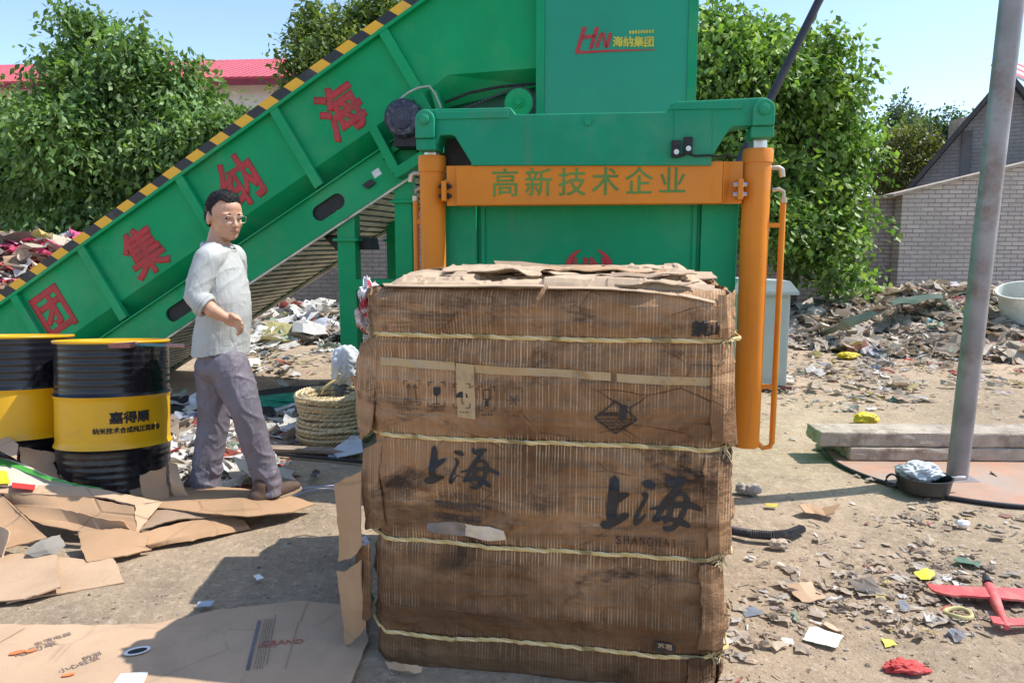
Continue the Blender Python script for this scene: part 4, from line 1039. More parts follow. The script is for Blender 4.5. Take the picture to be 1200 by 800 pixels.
# brush written characters: strokes as ribbons of varying width
def brush(strokes, ox, oy, k, matd=INK, name='lettering', parent=bale, off=.004):
    m = MB()
    for st in strokes:
        # smooth catmull through points
        pts = [Vector((x, y, w_)) for x, y, w_ in st]; ext = [pts[0]*2-pts[1]] + pts + [pts[-1]*2-pts[-2]]; sm = []
        for i in range(1, len(ext)-2):
            for j in range(7):
                t = j/7; p0, p1, p2, p3 = ext[i-1:i+3]
                sm.append(.5*((2*p1)+(p2-p0)*t+(2*p0-5*p1+4*p2-p3)*t*t+(-p0+3*p1-3*p2+p3)*t**3))
        sm.append(pts[-1]); L_, R_ = [], []
        for i, p in enumerate(sm):
            a_, b_ = sm[max(0, i-1)], sm[min(len(sm)-1, i+1)]; d = Vector((b_.x-a_.x, b_.y-a_.y, 0)); d = d.normalized() if d.length else Vector((1, 0, 0))
            n_ = Vector((-d.y, d.x, 0)); hw = max(.6, p.z)/2; jt = 1+.12*noise.noise(Vector((p.x*.2, p.y*.2, 0)))
            L_.append((p.x+n_.x*hw*jt, p.y+n_.y*hw*jt)); R_.append((p.x-n_.x*hw, p.y-n_.y*hw))
        # round caps
        def cap(p, q, r_):
            d = Vector((p.x-q.x, p.y-q.y)); d = d.normalized() if d.length else Vector((1, 0)); return (p.x+d.x*r_*.45, p.y+d.y*r_*.45)
        c0 = cap(sm[0], sm[1], sm[0].z); c1 = cap(sm[-1], sm[-2], sm[-1].z)
        offk = off + rnd.uniform(0, .0012)
        vsx = [fp(ox+c0[0]/k, oy+c0[1]/k, offk)] + [fp(ox+a_[0]/k, oy+a_[1]/k, offk) for a_ in L_] + [fp(ox+c1[0]/k, oy+c1[1]/k, offk)] + [fp(ox+a_[0]/k, oy+a_[1]/k, offk) for a_ in R_]
        n_ = len(L_); fs = [(0, 1, n_+2), (n_+1, n_+1+n_, n_)]
        for i in range(n_-1): fs.append((1+i, 2+i, n_+3+i, n_+2+i))
        m.add(vsx, fs)
    return m.build(name, matd, parent)
shang = [[(203, 190, 66), (200, 260, 84), (190, 340, 88), (182, 420, 84), (180, 500, 80)], [(215, 350, 70), (262, 320, 60), (308, 300, 30)], [(110, 545, 50), (160, 545, 66), (220, 515, 70), (285, 482, 50), (308, 470, 20)]]
hai = [[(430, 222, 42), (470, 232, 60), (500, 252, 44)], [(430, 300, 40), (445, 320, 44), (430, 370, 34), (400, 430, 28), (368, 500, 34), (366, 545, 34), (400, 520, 30), (440, 475, 14)],
       [(612, 165, 30), (625, 215, 50), (650, 225, 50), (700, 205, 54), (748, 200, 36)], [(735, 215, 30), (690, 265, 44), (640, 320, 48), (600, 370, 46), (560, 440, 44), (515, 505, 40)],
       [(640, 340, 36), (690, 310, 28), (740, 312, 34), (765, 360, 44), (740, 440, 44), (705, 520, 46), (660, 575, 40), (600, 580, 34), (578, 565, 12)],
       [(478, 425, 14), (540, 420, 28), (640, 405, 40), (760, 395, 48), (820, 410, 46), (870, 435, 30)], [(660, 340, 30), (650, 400, 40), (630, 470, 40), (600, 530, 40)], [(505, 515, 36), (580, 500, 30), (660, 515, 40), (740, 545, 50), (785, 565, 30)]]
brush(shang, 690, 530, 6.67); brush(hai, 690, 530, 6.67)
s2 = [[(203, 150, 38), (203, 220, 52), (198, 290, 56), (190, 370, 50)], [(215, 290, 40), (255, 260, 38), (290, 240, 16)], [(145, 405, 44), (190, 400, 52), (240, 380, 44), (285, 372, 16)]]
h2 = [[(365, 182, 24), (400, 195, 36), (425, 205, 24)], [(372, 240, 24), (382, 270, 22), (360, 330, 20), (335, 390, 24), (340, 415, 22), (360, 390, 16), (382, 365, 8)],
      [(505, 160, 22), (515, 190, 30), (550, 180, 34), (600, 175, 22)], [(580, 190, 22), (545, 230, 30), (500, 290, 32), (470, 350, 32), (445, 400, 26)], [(520, 265, 20), (575, 250, 24), (610, 280, 30), (600, 350, 32), (560, 430, 32), (520, 455, 26), (488, 440, 8)],
      [(412, 338, 12), (480, 328, 22), (580, 318, 28), (640, 325, 30), (705, 355, 20)], [(525, 280, 18), (520, 340, 26), (500, 400, 26)], [(440, 400, 24), (510, 390, 22), (570, 400, 30), (640, 445, 26)]]
brush(s2, 480, 500, 6.667); brush(h2, 480, 500, 6.667)
def bale_text(body, px, py, size_px, matd=INK, bold=0, xs=1.0, tilt=0.05, off=.004, th=.0):
    c = fp(px, py); s_ = FB.uz(px+size_px, py)[0]-FB.uz(px, py)[0]
    def fn(x, y, z):
        u = c.x + x; zz = c.z + y - x*0.0
        return Vector((u, surf(u, zz)-off-z, zz))
    return lettering(body, s_, matd, bale, c, (1, 0, 0), (0, 0, 1), bold, 0, xs, fn=fn)
def serif(word, x0, y0, wd, h, slope, matd, tk=.0022):
    # roman capitals from thick and thin strokes with serifs; letters in a unit box
    GL = {'S': [([(.85, .18), (.7, .03), (.4, 0), (.2, .12), (.22, .32), (.5, .48), (.78, .64), (.82, .85), (.55, 1), (.3, .98), (.15, .82)], 1)],
          'H': [([(.2, 0), (.2, 1)], 1), ([(.8, 0), (.8, 1)], 1), ([(.2, .5), (.8, .5)], .5), ([(.05, 0), (.35, 0)], .5), ([(.05, 1), (.35, 1)], .5), ([(.65, 0), (.95, 0)], .5), ([(.65, 1), (.95, 1)], .5)],
          'A': [([(.5, 0), (.15, 1)], .5), ([(.5, 0), (.87, 1)], 1.1), ([(.28, .66), (.74, .66)], .5), ([(.02, 1), (.3, 1)], .5), ([(.7, 1), (1, 1)], .5)],
          'N': [([(.2, 0), (.2, 1)], .5), ([(.2, 0), (.8, 1)], 1.1), ([(.8, 0), (.8, 1)], .5), ([(.05, 0), (.28, 0)], .5), ([(.05, 1), (.35, 1)], .5), ([(.65, 0), (.95, 0)], .5)],
          'G': [([(.86, .22), (.7, .04), (.5, 0), (.25, .1), (.12, .35), (.12, .65), (.25, .9), (.5, 1), (.72, .97), (.82, .85), (.82, .58)], 1), ([(.66, .58), (.98, .58)], .5)],
          'I': [([(.5, 0), (.5, 1)], 1), ([(.3, 0), (.7, 0)], .5), ([(.3, 1), (.7, 1)], .5)]}
    m = MB(); p_ = wd/len(word)
    for i, ch in enumerate(word):
        for pts, k_ in GL[ch]:
            bline(m, [(x0+(i+x*.84)*p_, y0+(i+x)*p_*slope+y*h) for x, y in pts], tk*k_)
    m.build('lettering', matd, bale)
bale_text('双桶洗衣机', 537, 590.5, 9, FAINT, .0009, 1.15); bale_text('不锈钢洗涤桶', 537, 605, 9, FAINT, .0009, 1.05)
bale_text('禁止', 829, 386, 19, INK, .0025)
m = MB()
for x0, x1, y in ((695, 712, 626), (802, 814, 633)):
    p, q = fp(x0, y, .0045), fp(x1, y, .0045); m.obox(p, q-p, (0, .001, 0), (0, 0, .002))
m.build('rule_line', FAINT, bale)
SERIF_LATER = True
# handling icons in corner brackets
def bline(m, pts, w_=.0028, off=.0055):
    for (x0, y0), (x1, y1) in zip(pts, pts[1:]):
        p, q = fp(x0, y0, off), fp(x1, y1, off); d = q-p
        if d.length < 1e-6: continue
        n_ = Vector((-d.z, 0, d.x)).normalized()*w_; m.obox(p-n_/2, d, (0, .001, 0), n_)
serif('SHANGHAI', 721, 625, 74, 9, .075, INK, .0030); serif('SHANGHAI', 516, 574, 47, 6.5, .06, simple('ghost_ink', (.09, .05, .03), .8), .0018)
def icon(cx, cy, kind):
    m = MB(); w_, h_ = 9.5, 14
    for sx_ in (-1, 1):
        for sy_ in (-1, 1): bline(m, [(cx+sx_*w_, cy+sy_*(h_-5)), (cx+sx_*w_, cy+sy_*h_), (cx+sx_*(w_-5), cy+sy_*h_)], .002)
    if kind == 0:
        for dx in (-4, 4): bline(m, [(cx+dx, cy+9), (cx+dx, cy-8)], .003); bline(m, [(cx+dx-2.2, cy-5), (cx+dx, cy-10), (cx+dx+2.2, cy-5)], .0035)
        bline(m, [(cx-7, cy+11), (cx+7, cy+11)], .0028)
    if kind == 1:
        m.prism([FB.uz(cx+x, cy+y) for x, y in ((-4, -8), (4, -8), (4, -1), (1.5, 2), (-1.5, 2), (-4, -1))], surf(*FB.uz(cx, cy))-.006, surf(*FB.uz(cx, cy))-.0045); bline(m, [(cx, cy+1), (cx, cy+10)], .002); bline(m, [(cx-4, cy+11), (cx+4, cy+11)], .0025)
    if kind == 2:
        m.prism([FB.uz(cx+7*math.cos(R(t)), cy+2-7*math.sin(R(t))) for t in range(0, 181, 20)], surf(*FB.uz(cx, cy))-.0075, surf(*FB.uz(cx, cy))-.006); bline(m, [(cx, cy), (cx, cy+8), (cx+3, cy+9)], .002, .0065)
    if kind == 3: bline(m, [(cx-4, cy-10), (cx+4, cy-10), (cx+4, cy+1), (cx-4, cy+1), (cx-4, cy-10)], .0028); bline(m, [(cx, cy+2), (cx, cy+9)], .009)
    if kind == 4:
        for t in (0, 60, 120): bline(m, [(cx-8*math.cos(R(t)), cy-6*math.sin(R(t))), (cx+8*math.cos(R(t)), cy+6*math.sin(R(t)))], .003)
    for k_ in range(4): bline(m, [(cx-6+k_*3.6, cy+19), (cx-4+k_*3.6, cy+19)], .004)
    m.build('handling_icon', FAINT if kind in (0, 4) else INK, bale)
for cx, cy, kd in ((485.5, 458, 0), (514, 460, 1), (543, 462, 2), (572, 465, 3), (603, 467, 4)): icon(cx, cy, kd)
# wave-in-diamond mark
m = MB(); ox, oy, k_ = 620, 300, 3.335
def dm(pts, w_=.003): bline(m, [(ox+x/k_, oy+y/k_) for x, y in pts], w_)
dm([(258, 625), (340, 562), (422, 632), (338, 690), (258, 625)], .0042); dm([(262, 628), (418, 633)], .003)
for yy, xa, xb in ((645, 280, 400), (658, 297, 380), (672, 315, 362)):
    dm([(x, yy + 4*math.sin((x-xa)*.28)) for x in range(xa, xb, 5)], .0026)
dm([(x, 612 + 7*(1 if i % 2 else -1)) for i, x in enumerate(range(275, 350, 9))], .0026); dm([(x, 612 - 7*(1 if i % 2 else -1)) for i, x in enumerate(range(275, 350, 9))], .0026)
m.build('wave_mark', INK, bale)
m = MB()
for x0, y0, x1, y1 in ((354, 580, 382, 628),): m.prism([FB.uz(ox+x/k_, oy+y/k_) for x, y in ((354, 582), (384, 580), (380, 628), (352, 630))], surf(*FB.uz(726, 482))-.0068, surf(*FB.uz(726, 482))-.005)
m.build('ink_smear', INK, bale)
# dark printed block lower right, thin boxed outline lower left
p = FB.uz(779, 753); m = MB(); q = FB.uz(767, 747); q2 = FB.uz(791, 761); m.prism([(q[0], q[1]), (q2[0], q[1]-.004), (q2[0], q2[1]), (q[0], q2[1])], surf(*p)-.0062, surf(*p)-.004); m.build('printed_block', INK, bale)
lb = bale_text('苏惠', 779, 754, 9, FAINT, .0006, 1.0, off=.0075); lb.data.materials[0] = CARD3
m = MB(); bline(m, [(464, 640), (612, 660), (612, 724), (463, 702), (464, 640)], .0016); m.build('printed_outline', FAINT, bale)

# ================================================================== OIL DRUMS
DBLK = simple('drum_black', (.008, .008, .012), .24, 0, .3, 5, .35, 5, (.13, .11, .09), 3, (.54, .76))
DYEL = simple('drum_yellow', (.74, .40, .006), .32, 0, .08, 3, .2, 4, (.42, .28, .07), 5, (.58, .74))
def make_drum(loc, label):
    r = .2915; Hh = .89
    root = empty('oil_drum', loc, 0, label, 'oil drum', 'oil drums standing by the cardboard heap')
    def prof(z0, z1, n=60):
        out = []
        for i in range(n+1):
            z = z0+(z1-z0)*i/n; rr2 = r
            for zc_ in (.31, .59): rr2 += .011*math.exp(-((z-zc_)/.012)**2)
            if z > .62: rr2 -= .0022*(1-math.cos((z-.62)/.0385*2*math.pi))*.5*(z < Hh-.03)
            if z < .28: rr2 -= .0022*(1-math.cos(z/.0385*2*math.pi))*.5
            out.append((rr2, z))
        return out
    m = MB(); m.lathe([(0, .012)] + prof(.0, .3085, 70), (0, 0, 0), 72); bo = m.build('lower_shell', DBLK, root, smooth=True)
    m = MB(); m.lathe(prof(.3085, .5915, 30), (0, 0, 0), 72); bo = m.build('band', DYEL, root, smooth=True)
    m = MB(); m.lathe(prof(.5915, Hh-.006, 70), (0, 0, 0), 72); bo2 = m.build('upper_shell', DBLK, root, smooth=True)
    m = MB(); m.lathe([(r+.003, Hh-.014), (r+.007, Hh-.006), (r+.004, Hh+.001), (r-.006, Hh+.001), (r-.012, Hh-.016), (r-.05, Hh-.018), (0, Hh-.018)], (0, 0, 0), 72); m.build('lid', DYEL, root, smooth=True)
    m = MB(); m.tube([((r+.0045)*math.cos(2*math.pi*k/60), (r+.0045)*math.sin(2*math.pi*k/60), .012) for k in range(60)], .006, 6, True); m.build('base_rim', DBLK, root, smooth=True)
    # seam beads on the far right of the shell
    m = MB(); t = R(-20)
    for k in range(16): z = .62+k*.016; m.cyl((r*math.cos(t)*.995, r*math.sin(t)*.995, z), ((r+.006)*math.cos(t), (r+.006)*math.sin(t), z), .006, .004, 8)
    m.build('seam', DBLK, bo2)
    def wrap_text(body, ang0, z0, size, matd, bold, xs=1.0):
        def fn(x, y, z):
            t = ang0 + x/(r+.002); rr2 = r+.0025+z
            return Vector((rr2*math.cos(t), rr2*math.sin(t), z0+y))
        lettering(body, size, matd, bo, (0, 0, 0), (1, 0, 0), (0, 0, 1), bold, 0, xs, fn=fn)
    wrap_text('嘉得顺', R(-46), .475, .066, BLACK, .0022, 1.05)
    wrap_text('纳米技术合成纯正润滑油', R(-47), .41, .0345, BLACK, .0012, .95)
    return root
d1 = make_drum(at(131.5, 560, 4.06)*Vector((1, 1, 0)) + Vector((0, .02, .02)), 'black oil drum with yellow band and printed lettering, standing nearest the man')
d1.rotation_euler = (R(-5.6), 0, 0)
d2 = copy_tree(d1); d2['label'] = 'black oil drum with yellow band cut off by the left edge, with bare yellow front'
d2.location = at(22, 560, 4.22)*Vector((1, 1, 0)) + Vector((0, 0, .03)); d2.rotation_mode = 'ZXY'; d2.rotation_euler = (R(-5.6), 0, R(150))
# brick-like block and rod on the drum lid
zt_d = .045+.89
def on_lid(px, dy): return at(px, 403, 4.06+dy)
m = MB(); c = on_lid(146, -.12); m.box((c.x-.075, c.y-.04, 0), (c.x+.05, c.y+.04, .026)); o = m.build('wooden_block', simple('red_wood', (.32, .13, .1), .7, 0, .3, 20), bevel=.003); o.location.z = at(0, 405.5, c.y).z-.005
tag(o, 'small reddish wooden block lying on the drum lid', 'block')
m = MB(); c = on_lid(160, -.1); p0 = Vector((c.x, c.y, 0)); m.cyl(p0, p0+Vector((.18, -.03, .0)), .008, n=10); rt = empty('hand_tool', (0, 0, at(0, 404.5, c.y).z+.004), 0, 'long thin tool with pink handle resting across the drum lid', 'tool')
m.build('shaft', simple('teal_shaft', (.08, .22, .25), .5), rt); m = MB(); m.cyl(p0+Vector((.181, -.0302, 0)), p0+Vector((.285, -.0475, 0)), .011, n=10); m.build('handle', simple('pink_handle', (.45, .24, .2), .5), rt)

# ================================================================== CARDBOARD ON THE GROUND
PRT = {}
def csheet(name, label, rows, matc=CARD, th=.006, amp=.012, seed=0, sub=9, cat='cardboard', group=None, freq=3):
    # rows of (px, py, z height above ground)
    m = MB(); m.sheet([[gnd(x, y, z) for x, y, z in r] for r in rows], sub, th, amp, seed, freq)
    o = m.build(name, matc); return tag(o, label, cat, group)
# foreground flattened box, with prints
FGS = [[(-60, 731, .016), (60, 732, .016), (178, 731, .016), (258, 714, .016), (355, 704, .016), (428, 712, .016)],
       [(-75, 765, .016), (50, 768, .016), (165, 768, .016), (255, 755, .016), (345, 748, .016), (432, 752, .016)],
       [(-90, 850, .016), (40, 850, .016), (160, 850, .016), (255, 850, .016), (330, 850, .016), (388, 850, .016)]]
fg = csheet('flattened_box', 'big flattened carton with hand hole lying in the foreground left of the bale', FGS, CARD2, .006, .0012, 61, 8)
def fgp(px, py, dz=.0225): return gnd(px, py, dz)
m = MB()
def oval(px, py, rx, ry, z, a=.45, n=28):
    c = gnd(px, py, z); return [c + Vector((rx*math.cos(t)*math.cos(a)-ry*math.sin(t)*math.sin(a), rx*math.cos(t)*math.sin(a)+ry*math.sin(t)*math.cos(a), 0)) for t in [2*math.pi*k/n for k in range(n)]]
def plate(m, pts, th=.0015):
    n = len(pts); m.add([Vector(p) for p in pts] + [Vector(p)+Vector((0, 0, th)) for p in pts], [tuple(range(n))[::-1], tuple(range(n, 2*n))] + [(i, (i+1) % n, (i+1) % n+n, i+n) for i in range(n)])
plate(m, oval(161, 762, .043, .026, .024)); m.build('hand_hole_rim', simple('white_plastic', (.75, .75, .74), .4), fg)
m = MB(); plate(m, oval(161, 762, .031, .0145, .0262)); m.build('hand_hole', BLACK, fg)
m = MB(); plate(m, [fgp(142, 789, .022), fgp(174, 787, .022), fgp(168, 800, .022), fgp(132, 802, .022)]); m.build('paper_label', WHITEP, fg)
def flat_text(body, px, py, size, a, matd, bold=.0006, xs=1., z=.0212, parent=None):
    c = gnd(px, py, z); return lettering(body, size, matd, parent or fg, c, (math.cos(a), math.sin(a), 0), (-math.sin(a), math.cos(a), 0), bold, 0, xs, name='print')
PRINTI = simple('grey_print', (.22, .165, .13), .7, var=.4, vscale=30)
BLUEI = simple('blue_ink', (.16, .14, .16), .6); REDI = simple('red_ink', (.45, .13, .08), .6); ORI = simple('orange_ink', (.75, .2, .06), .6)
m = MB(); A0 = gnd(288, 784, .0245); A1 = gnd(302, 726, .0245); d = (A1-A0); n_ = Vector((d.y, -d.x, 0)).normalized()
def stripes(m, a_, b_, w_, rows_, gap, seed):
    rn = random.Random(seed); d = b_-a_; L_ = d.length; d = d.normalized(); n_ = Vector((d.y, -d.x, 0))
    for r_ in range(rows_):
        x = 0
        while x < L_:
            l_ = rn.uniform(.008, .022)
            p = a_ + d*x + n_*(r_*gap); plate(m, [p, p+d*l_, p+d*l_+n_*w_, p+n_*w_], .0006); x += l_+rn.uniform(.002, .006)
stripes(m, A0, A1, .013, 1, .02, 1); m.build('print', BLUEI, fg)
m = MB(); stripes(m, A0+n_*.025, A1+n_*.025, .003, 4, .009, 2); m.build('print', PRINTI, fg)
flat_text('GRAND', 331, 752, .042, .12, REDI, .0008)
m = MB(); stripes(m, gnd(303, 755, .0245), gnd(322, 754, .0245), .004, 2, .01, 4); m.build('print', REDI, fg)
m = MB(); stripes(m, gnd(312, 778, .024), gnd(322, 722, .024), .003, 1, .012, 5); m.build('print', PRINTI, fg)
flat_text('电动车', 42, 760, .045, .75, PRINTI, .0003); flat_text('生活电器', 62, 748, .03, .75, PRINTI, .0002, 1.)
m = MB(); plate(m, oval(20, 764, .024, .012, .024, .5)); plate(m, oval(36, 762, .016, .010, .024, .5)); plate(m, oval(80, 790, .02, .008, .024, .4)); m.build('print', ORI, fg)
flat_text('小心轻放', 93, 778, .032, .8, PRINTI, .0003); flat_text('防潮', 108, 768, .03, .8, PRINTI, .0003)
m = MB()
for a_, b_ in (((0, 752), (30, 735)), ((335, 782), (350, 728)), ((352, 728), (360, 706))):
    p, q = gnd(*a_, .0235), gnd(*b_, .0235); d_ = q-p; n2 = Vector((-d_.y, d_.x, 0)).normalized()*.0025; plate(m, [p, q, q+n2, p+n2], .0006)
m.build('crease', CARD3, fg)
# pile by the drums
csheet('cardboard_sheet', 'dusty flat sheet with torn tape at the lower left of the cardboard heap', [[(-60, 645, .05), (30, 650, .05), (68, 650, .055)], [(-60, 690, .03), (30, 680, .035), (72, 672, .04)], [(-60, 712, .01), (30, 705, .015), (74, 690, .03)]], CARD2, seed=71)
csheet('cardboard_sheet', 'flat sheet reaching onto bare dirt below the heap, lower right of the torn tape', [[(40, 650, .03), (100, 655, .03), (134, 655, .028)], [(50, 680, .02), (100, 672, .02), (140, 668, .02)], [(10, 708, .006), (80, 694, .006), (145, 681, .008)]], CARD2, seed=72)
csheet('cardboard_sheet', 'shaded sheet lying under the long folded box in the cardboard heap', [[(90, 626, .08), (140, 622, .08), (175, 628, .07)], [(95, 645, .05), (140, 640, .05), (172, 640, .045)], [(104, 659, .03), (150, 652, .03), (178, 643, .03)]], CARD, seed=73)
csheet('cardboard_sheet', 'long low strip of cardboard with yellow edge below the man\'s left shoe', [[(163, 626, .06), (215, 612, .07), (262, 605, .07), (287, 608, .05)], [(172, 640, .035), (220, 630, .035), (262, 620, .035), (292, 614, .03)], [(176, 644, .012), (225, 636, .012), (262, 627, .012), (296, 618, .012)]], CARD, seed=74)
csheet('cardboard_sheet', 'sheet end jutting right under the man\'s heel sheet in the heap', [[(160, 600, .10), (205, 598, .10), (252, 598, .1)], [(162, 622, .07), (205, 612, .075), (262, 606, .075)]], CARD3, seed=75)
csheet('cardboard_sheet', 'wide curved sheet that the man stands on, beside the near drum', [[(150, 566, .12), (215, 570, .12), (280, 572, .115), (345, 580, .09)], [(155, 590, .13), (215, 588, .13), (285, 590, .12), (370, 590, .05)], [(190, 594, .12), (235, 600, .11), (290, 606, .085), (342, 600, .06)]], CARD, amp=.007, seed=76)
csheet('cardboard_sheet', 'small upright flap standing against the near drum below its yellow band', [[(163, 556, .24), (180, 550, .26), (195, 545, .28)], [(165, 572, .18), (182, 570, .18), (197, 568, .18)], [(170, 588, .125), (184, 586, .125), (199, 583, .125)]], CARD, amp=.004, seed=77)
csheet('cardboard_sheet', 'narrow upright flap between the near drum and the man\'s trouser leg', [[(197, 541, .30), (207, 544, .28)], [(199, 566, .2), (215, 570, .18)], [(202, 580, .13), (222, 582, .125)]], CARD2, amp=.004, seed=78, sub=6)
# long folded box: top, front wall and inner flap
lb_ = empty('folded_box', gnd(80, 600), 0, 'long half folded carton with standing front wall in the middle of the heap', 'cardboard'); 
def part_sheet(name, rows, matc, parent, seed, th=.007, amp=.007, sub=9):
    m = MB(); off = Vector(parent.location)
    m.sheet([[gnd(x, y, z)-off for x, y, z in r] for r in rows], sub, th, amp, seed, 3); return m.build(name, matc, parent)
part_sheet('top_panel', [[(-30, 565, .24), (60, 568, .22), (120, 574, .20), (190, 588, .15)], [(-30, 577, .22), (60, 580, .20), (120, 584, .18), (158, 592, .16)]], CARD2, lb_, 81)
part_sheet('front_wall', [[(2, 577, .22), (65, 578, .2), (110, 583, .185), (158, 592, .165)], [(10, 590, .16), (68, 594, .155), (115, 602, .13), (160, 612, .10)], [(20, 596, .14), (70, 600, .14), (118, 612, .10), (161, 626, .06)]], CARD, lb_, 82)
part_sheet('end_panel', [[(158, 592, .165), (190, 588, .15)], [(160, 612, .1), (176, 608, .1)], [(161, 627, .055), (162, 626, .06)]], CARD2, lb_, 83)
part_sheet('inner_flap', [[(20, 594, .15), (70, 596, .155), (105, 602, .15), (145, 608, .14)], [(35, 610, .11), (80, 612, .1), (115, 618, .09), (152, 618, .09)], [(50, 617, .09), (85, 622, .08), (125, 626, .07), (158, 627, .06)]], CARD, lb_, 84)
csheet('cardboard_sheet', 'brown triangular panel leaning at the left edge of the heap', [[(-20, 565, .22), (2, 580, .2), (20, 598, .17)], [(-20, 610, .14), (15, 618, .12), (54, 628, .1)], [(-20, 650, .08), (10, 642, .085), (56, 630, .095)]], CARD, amp=.003, seed=85)
csheet('cardboard_sheet', 'pale standing carton end cut off by the left edge, below the triangular panel', [[(-20, 605, .2), (0, 614, .19), (12, 622, .18)], [(-20, 640, .1), (-2, 645, .09), (3, 654, .08)]], CARD2, amp=.002, seed=86)
csheet('printed_sheet', 'white and green printed board sheet with red tag below the left drum', [[(-20, 530, .30), (15, 540, .28), (55, 556, .25), (88, 565, .22), (122, 571, .19)], [(-20, 552, .27), (15, 556, .25), (55, 565, .225), (85, 572, .2), (110, 574, .185)], [(-20, 570, .24), (15, 570, .23), (50, 574, .21), (80, 578, .19), (100, 577, .18)]],
       None or simple('printed_board', (.62, .52, .40), .6, 0, .08, 3), seed=87)
pr = bpy.data.objects['printed_sheet']
m = MB(); m.sheet([[gnd(-20, 531, .305), gnd(15, 541, .285), gnd(55, 557, .255), gnd(88, 565.5, .225), gnd(122, 571, .195)], [gnd(-20, 541, .292), gnd(15, 548, .272), gnd(55, 562, .242), gnd(88, 568, .215), gnd(118, 572.5, .192)]], 5, .002, .003, 87); m.build('green_border', simple('green_print', (.06, .3, .05), .5), pr)
m = MB(); m.sheet([[gnd(14, 565, .25), gnd(42, 568, .232)], [gnd(14, 571, .245), gnd(40, 574, .226)]], 3, .002, 0); m.build('red_tag', simple('red_print', (.55, .04, .04), .5), pr)
m = MB(); m.sheet([[gnd(-20, 548, .29), gnd(8, 552, .272)], [gnd(-20, 568, .255), gnd(12, 566, .25)]], 3, .002, 0); m.build('yellow_patch', simple('yellow_print', (.7, .5, .03), .5), pr)
csheet('cardboard_sheet', 'tan flap propped against the left drum, topmost of the heap', [[(-20, 495, .42), (0, 506, .4), (22, 520, .37)], [(-20, 520, .36), (0, 527, .345), (19, 538, .32)]], CARD2, amp=.004, seed=88)
csheet('cardboard_sheet', 'crumpled carton corner between the two drums at their feet', [[(22, 522, .36), (40, 526, .33), (75, 530, .3)], [(24, 538, .3), (45, 545, .27), (62, 540, .27)], [(28, 546, .27), (52, 560, .23), (74, 568, .18)]], CARD, amp=.01, seed=89)
csheet('clear_film', 'crumpled clear plastic film lying among the cardboard sheets', [[(35, 645, .07), (50, 635, .09), (72, 630, .1)], [(32, 652, .06), (55, 645, .08), (78, 640, .08)], [(40, 655, .05), (60, 650, .06), (70, 648, .06)]], simple('film', (.3, .27, .22), .2), .002, .015, 90, cat='plastic film')
# heap core hides the ground under the sheets (piled scraps)
def scatter(name, n, posfn, size, pal, seed, label, cat, flat=.35, matc=LITTER, extra=None, kind='stuff', dust=(.1, .6)):
    rn = random.Random(seed); m = extra or MB(); m.c = m.c or [(.3, .25, .2, 1)]*len(m.v)
    for k in range(n):
        p = posfn(rn)
        if p is None: continue
        s = (size[0]+(size[1]-size[0])*rn.random()**2.2)*(1.5 if rn.random() < .05 else 1); a_ = rn.uniform(0, 6.28); asp = rn.choice((.08, .2, .5, .8, 1))*rn.uniform(.8, 1.2)
        ex = Vector((math.cos(a_), math.sin(a_), rn.uniform(-flat, flat)))*s; ey = Vector((-math.sin(a_), math.cos(a_), rn.uniform(-flat, flat)))*s*asp
        cz = rn.uniform(0, .35)*s*(1 if flat > .2 else .4); c_ = rn.choice(pal); du = rn.uniform(*dust); c_ = tuple(a_1*(1-du)+b_1*du for a_1, b_1 in zip(c_, (.42, .34, .26))); f_ = rn.uniform(.75, 1.2); p = Vector(p) + Vector((0, 0, s*.12*flat*3))
        n0 = len(m.v)
        G_ = 4
        for i in range(G_):
            for j in range(G_):
                jit = Vector((rn.uniform(-.2, .2), rn.uniform(-.2, .2), 0))*s
                m.v.append(tuple(p + ex*(j/1.5-1)*.5 + ey*(i/1.5-1)*.5 + jit*.55 + Vector((0, 0, cz*rn.uniform(0, 1.3)))))
                m.c.append((min(1, c_[0]*f_), min(1, c_[1]*f_), min(1, c_[2]*f_), 1))
        for i in range(G_-1):
            for j in range(G_-1): q = n0+i*G_+j; m.f.append((q, q+1, q+G_+1, q+G_))
    o = m.build(name, matc); return tag(o, label, cat, kind=kind)
EARTH = [(.4, .32, .24), (.5, .41, .31), (.28, .22, .17), (.56, .47, .37), (.44, .35, .26)]
MIXED = EARTH*3 + [(.55, .5, .43)]*2 + [(.66, .63, .58), (.6, .45, .3), (.5, .1, .08), (.62, .5, .1), (.3, .36, .45), (.15, .3, .22), (.1, .09, .09), (.65, .6, .62)]
WHITES = [(.82, .81, .78)]*7 + [(.7, .66, .58)]*5 + EARTH[:3] + [(.45, .5, .6), (.55, .12, .1), (.1, .1, .1), (.5, .45, .2), (.3, .4, .3)]
COLRS = [(.55, .35, .22)]*3 + [(.7, .55, .42)]*4 + [(.75, .72, .68)]*3 + [(.7, .12, .28), (.72, .3, .4), (.6, .1, .2), (.6, .06, .16), (.65, .1, .2), (.55, .12, .1), (.65, .55, .45), (.7, .66, .6), (.45, .2, .1), (.25, .2, .2), (.12, .1, .1), (.15, .12, .11), (.5, .42, .15)]
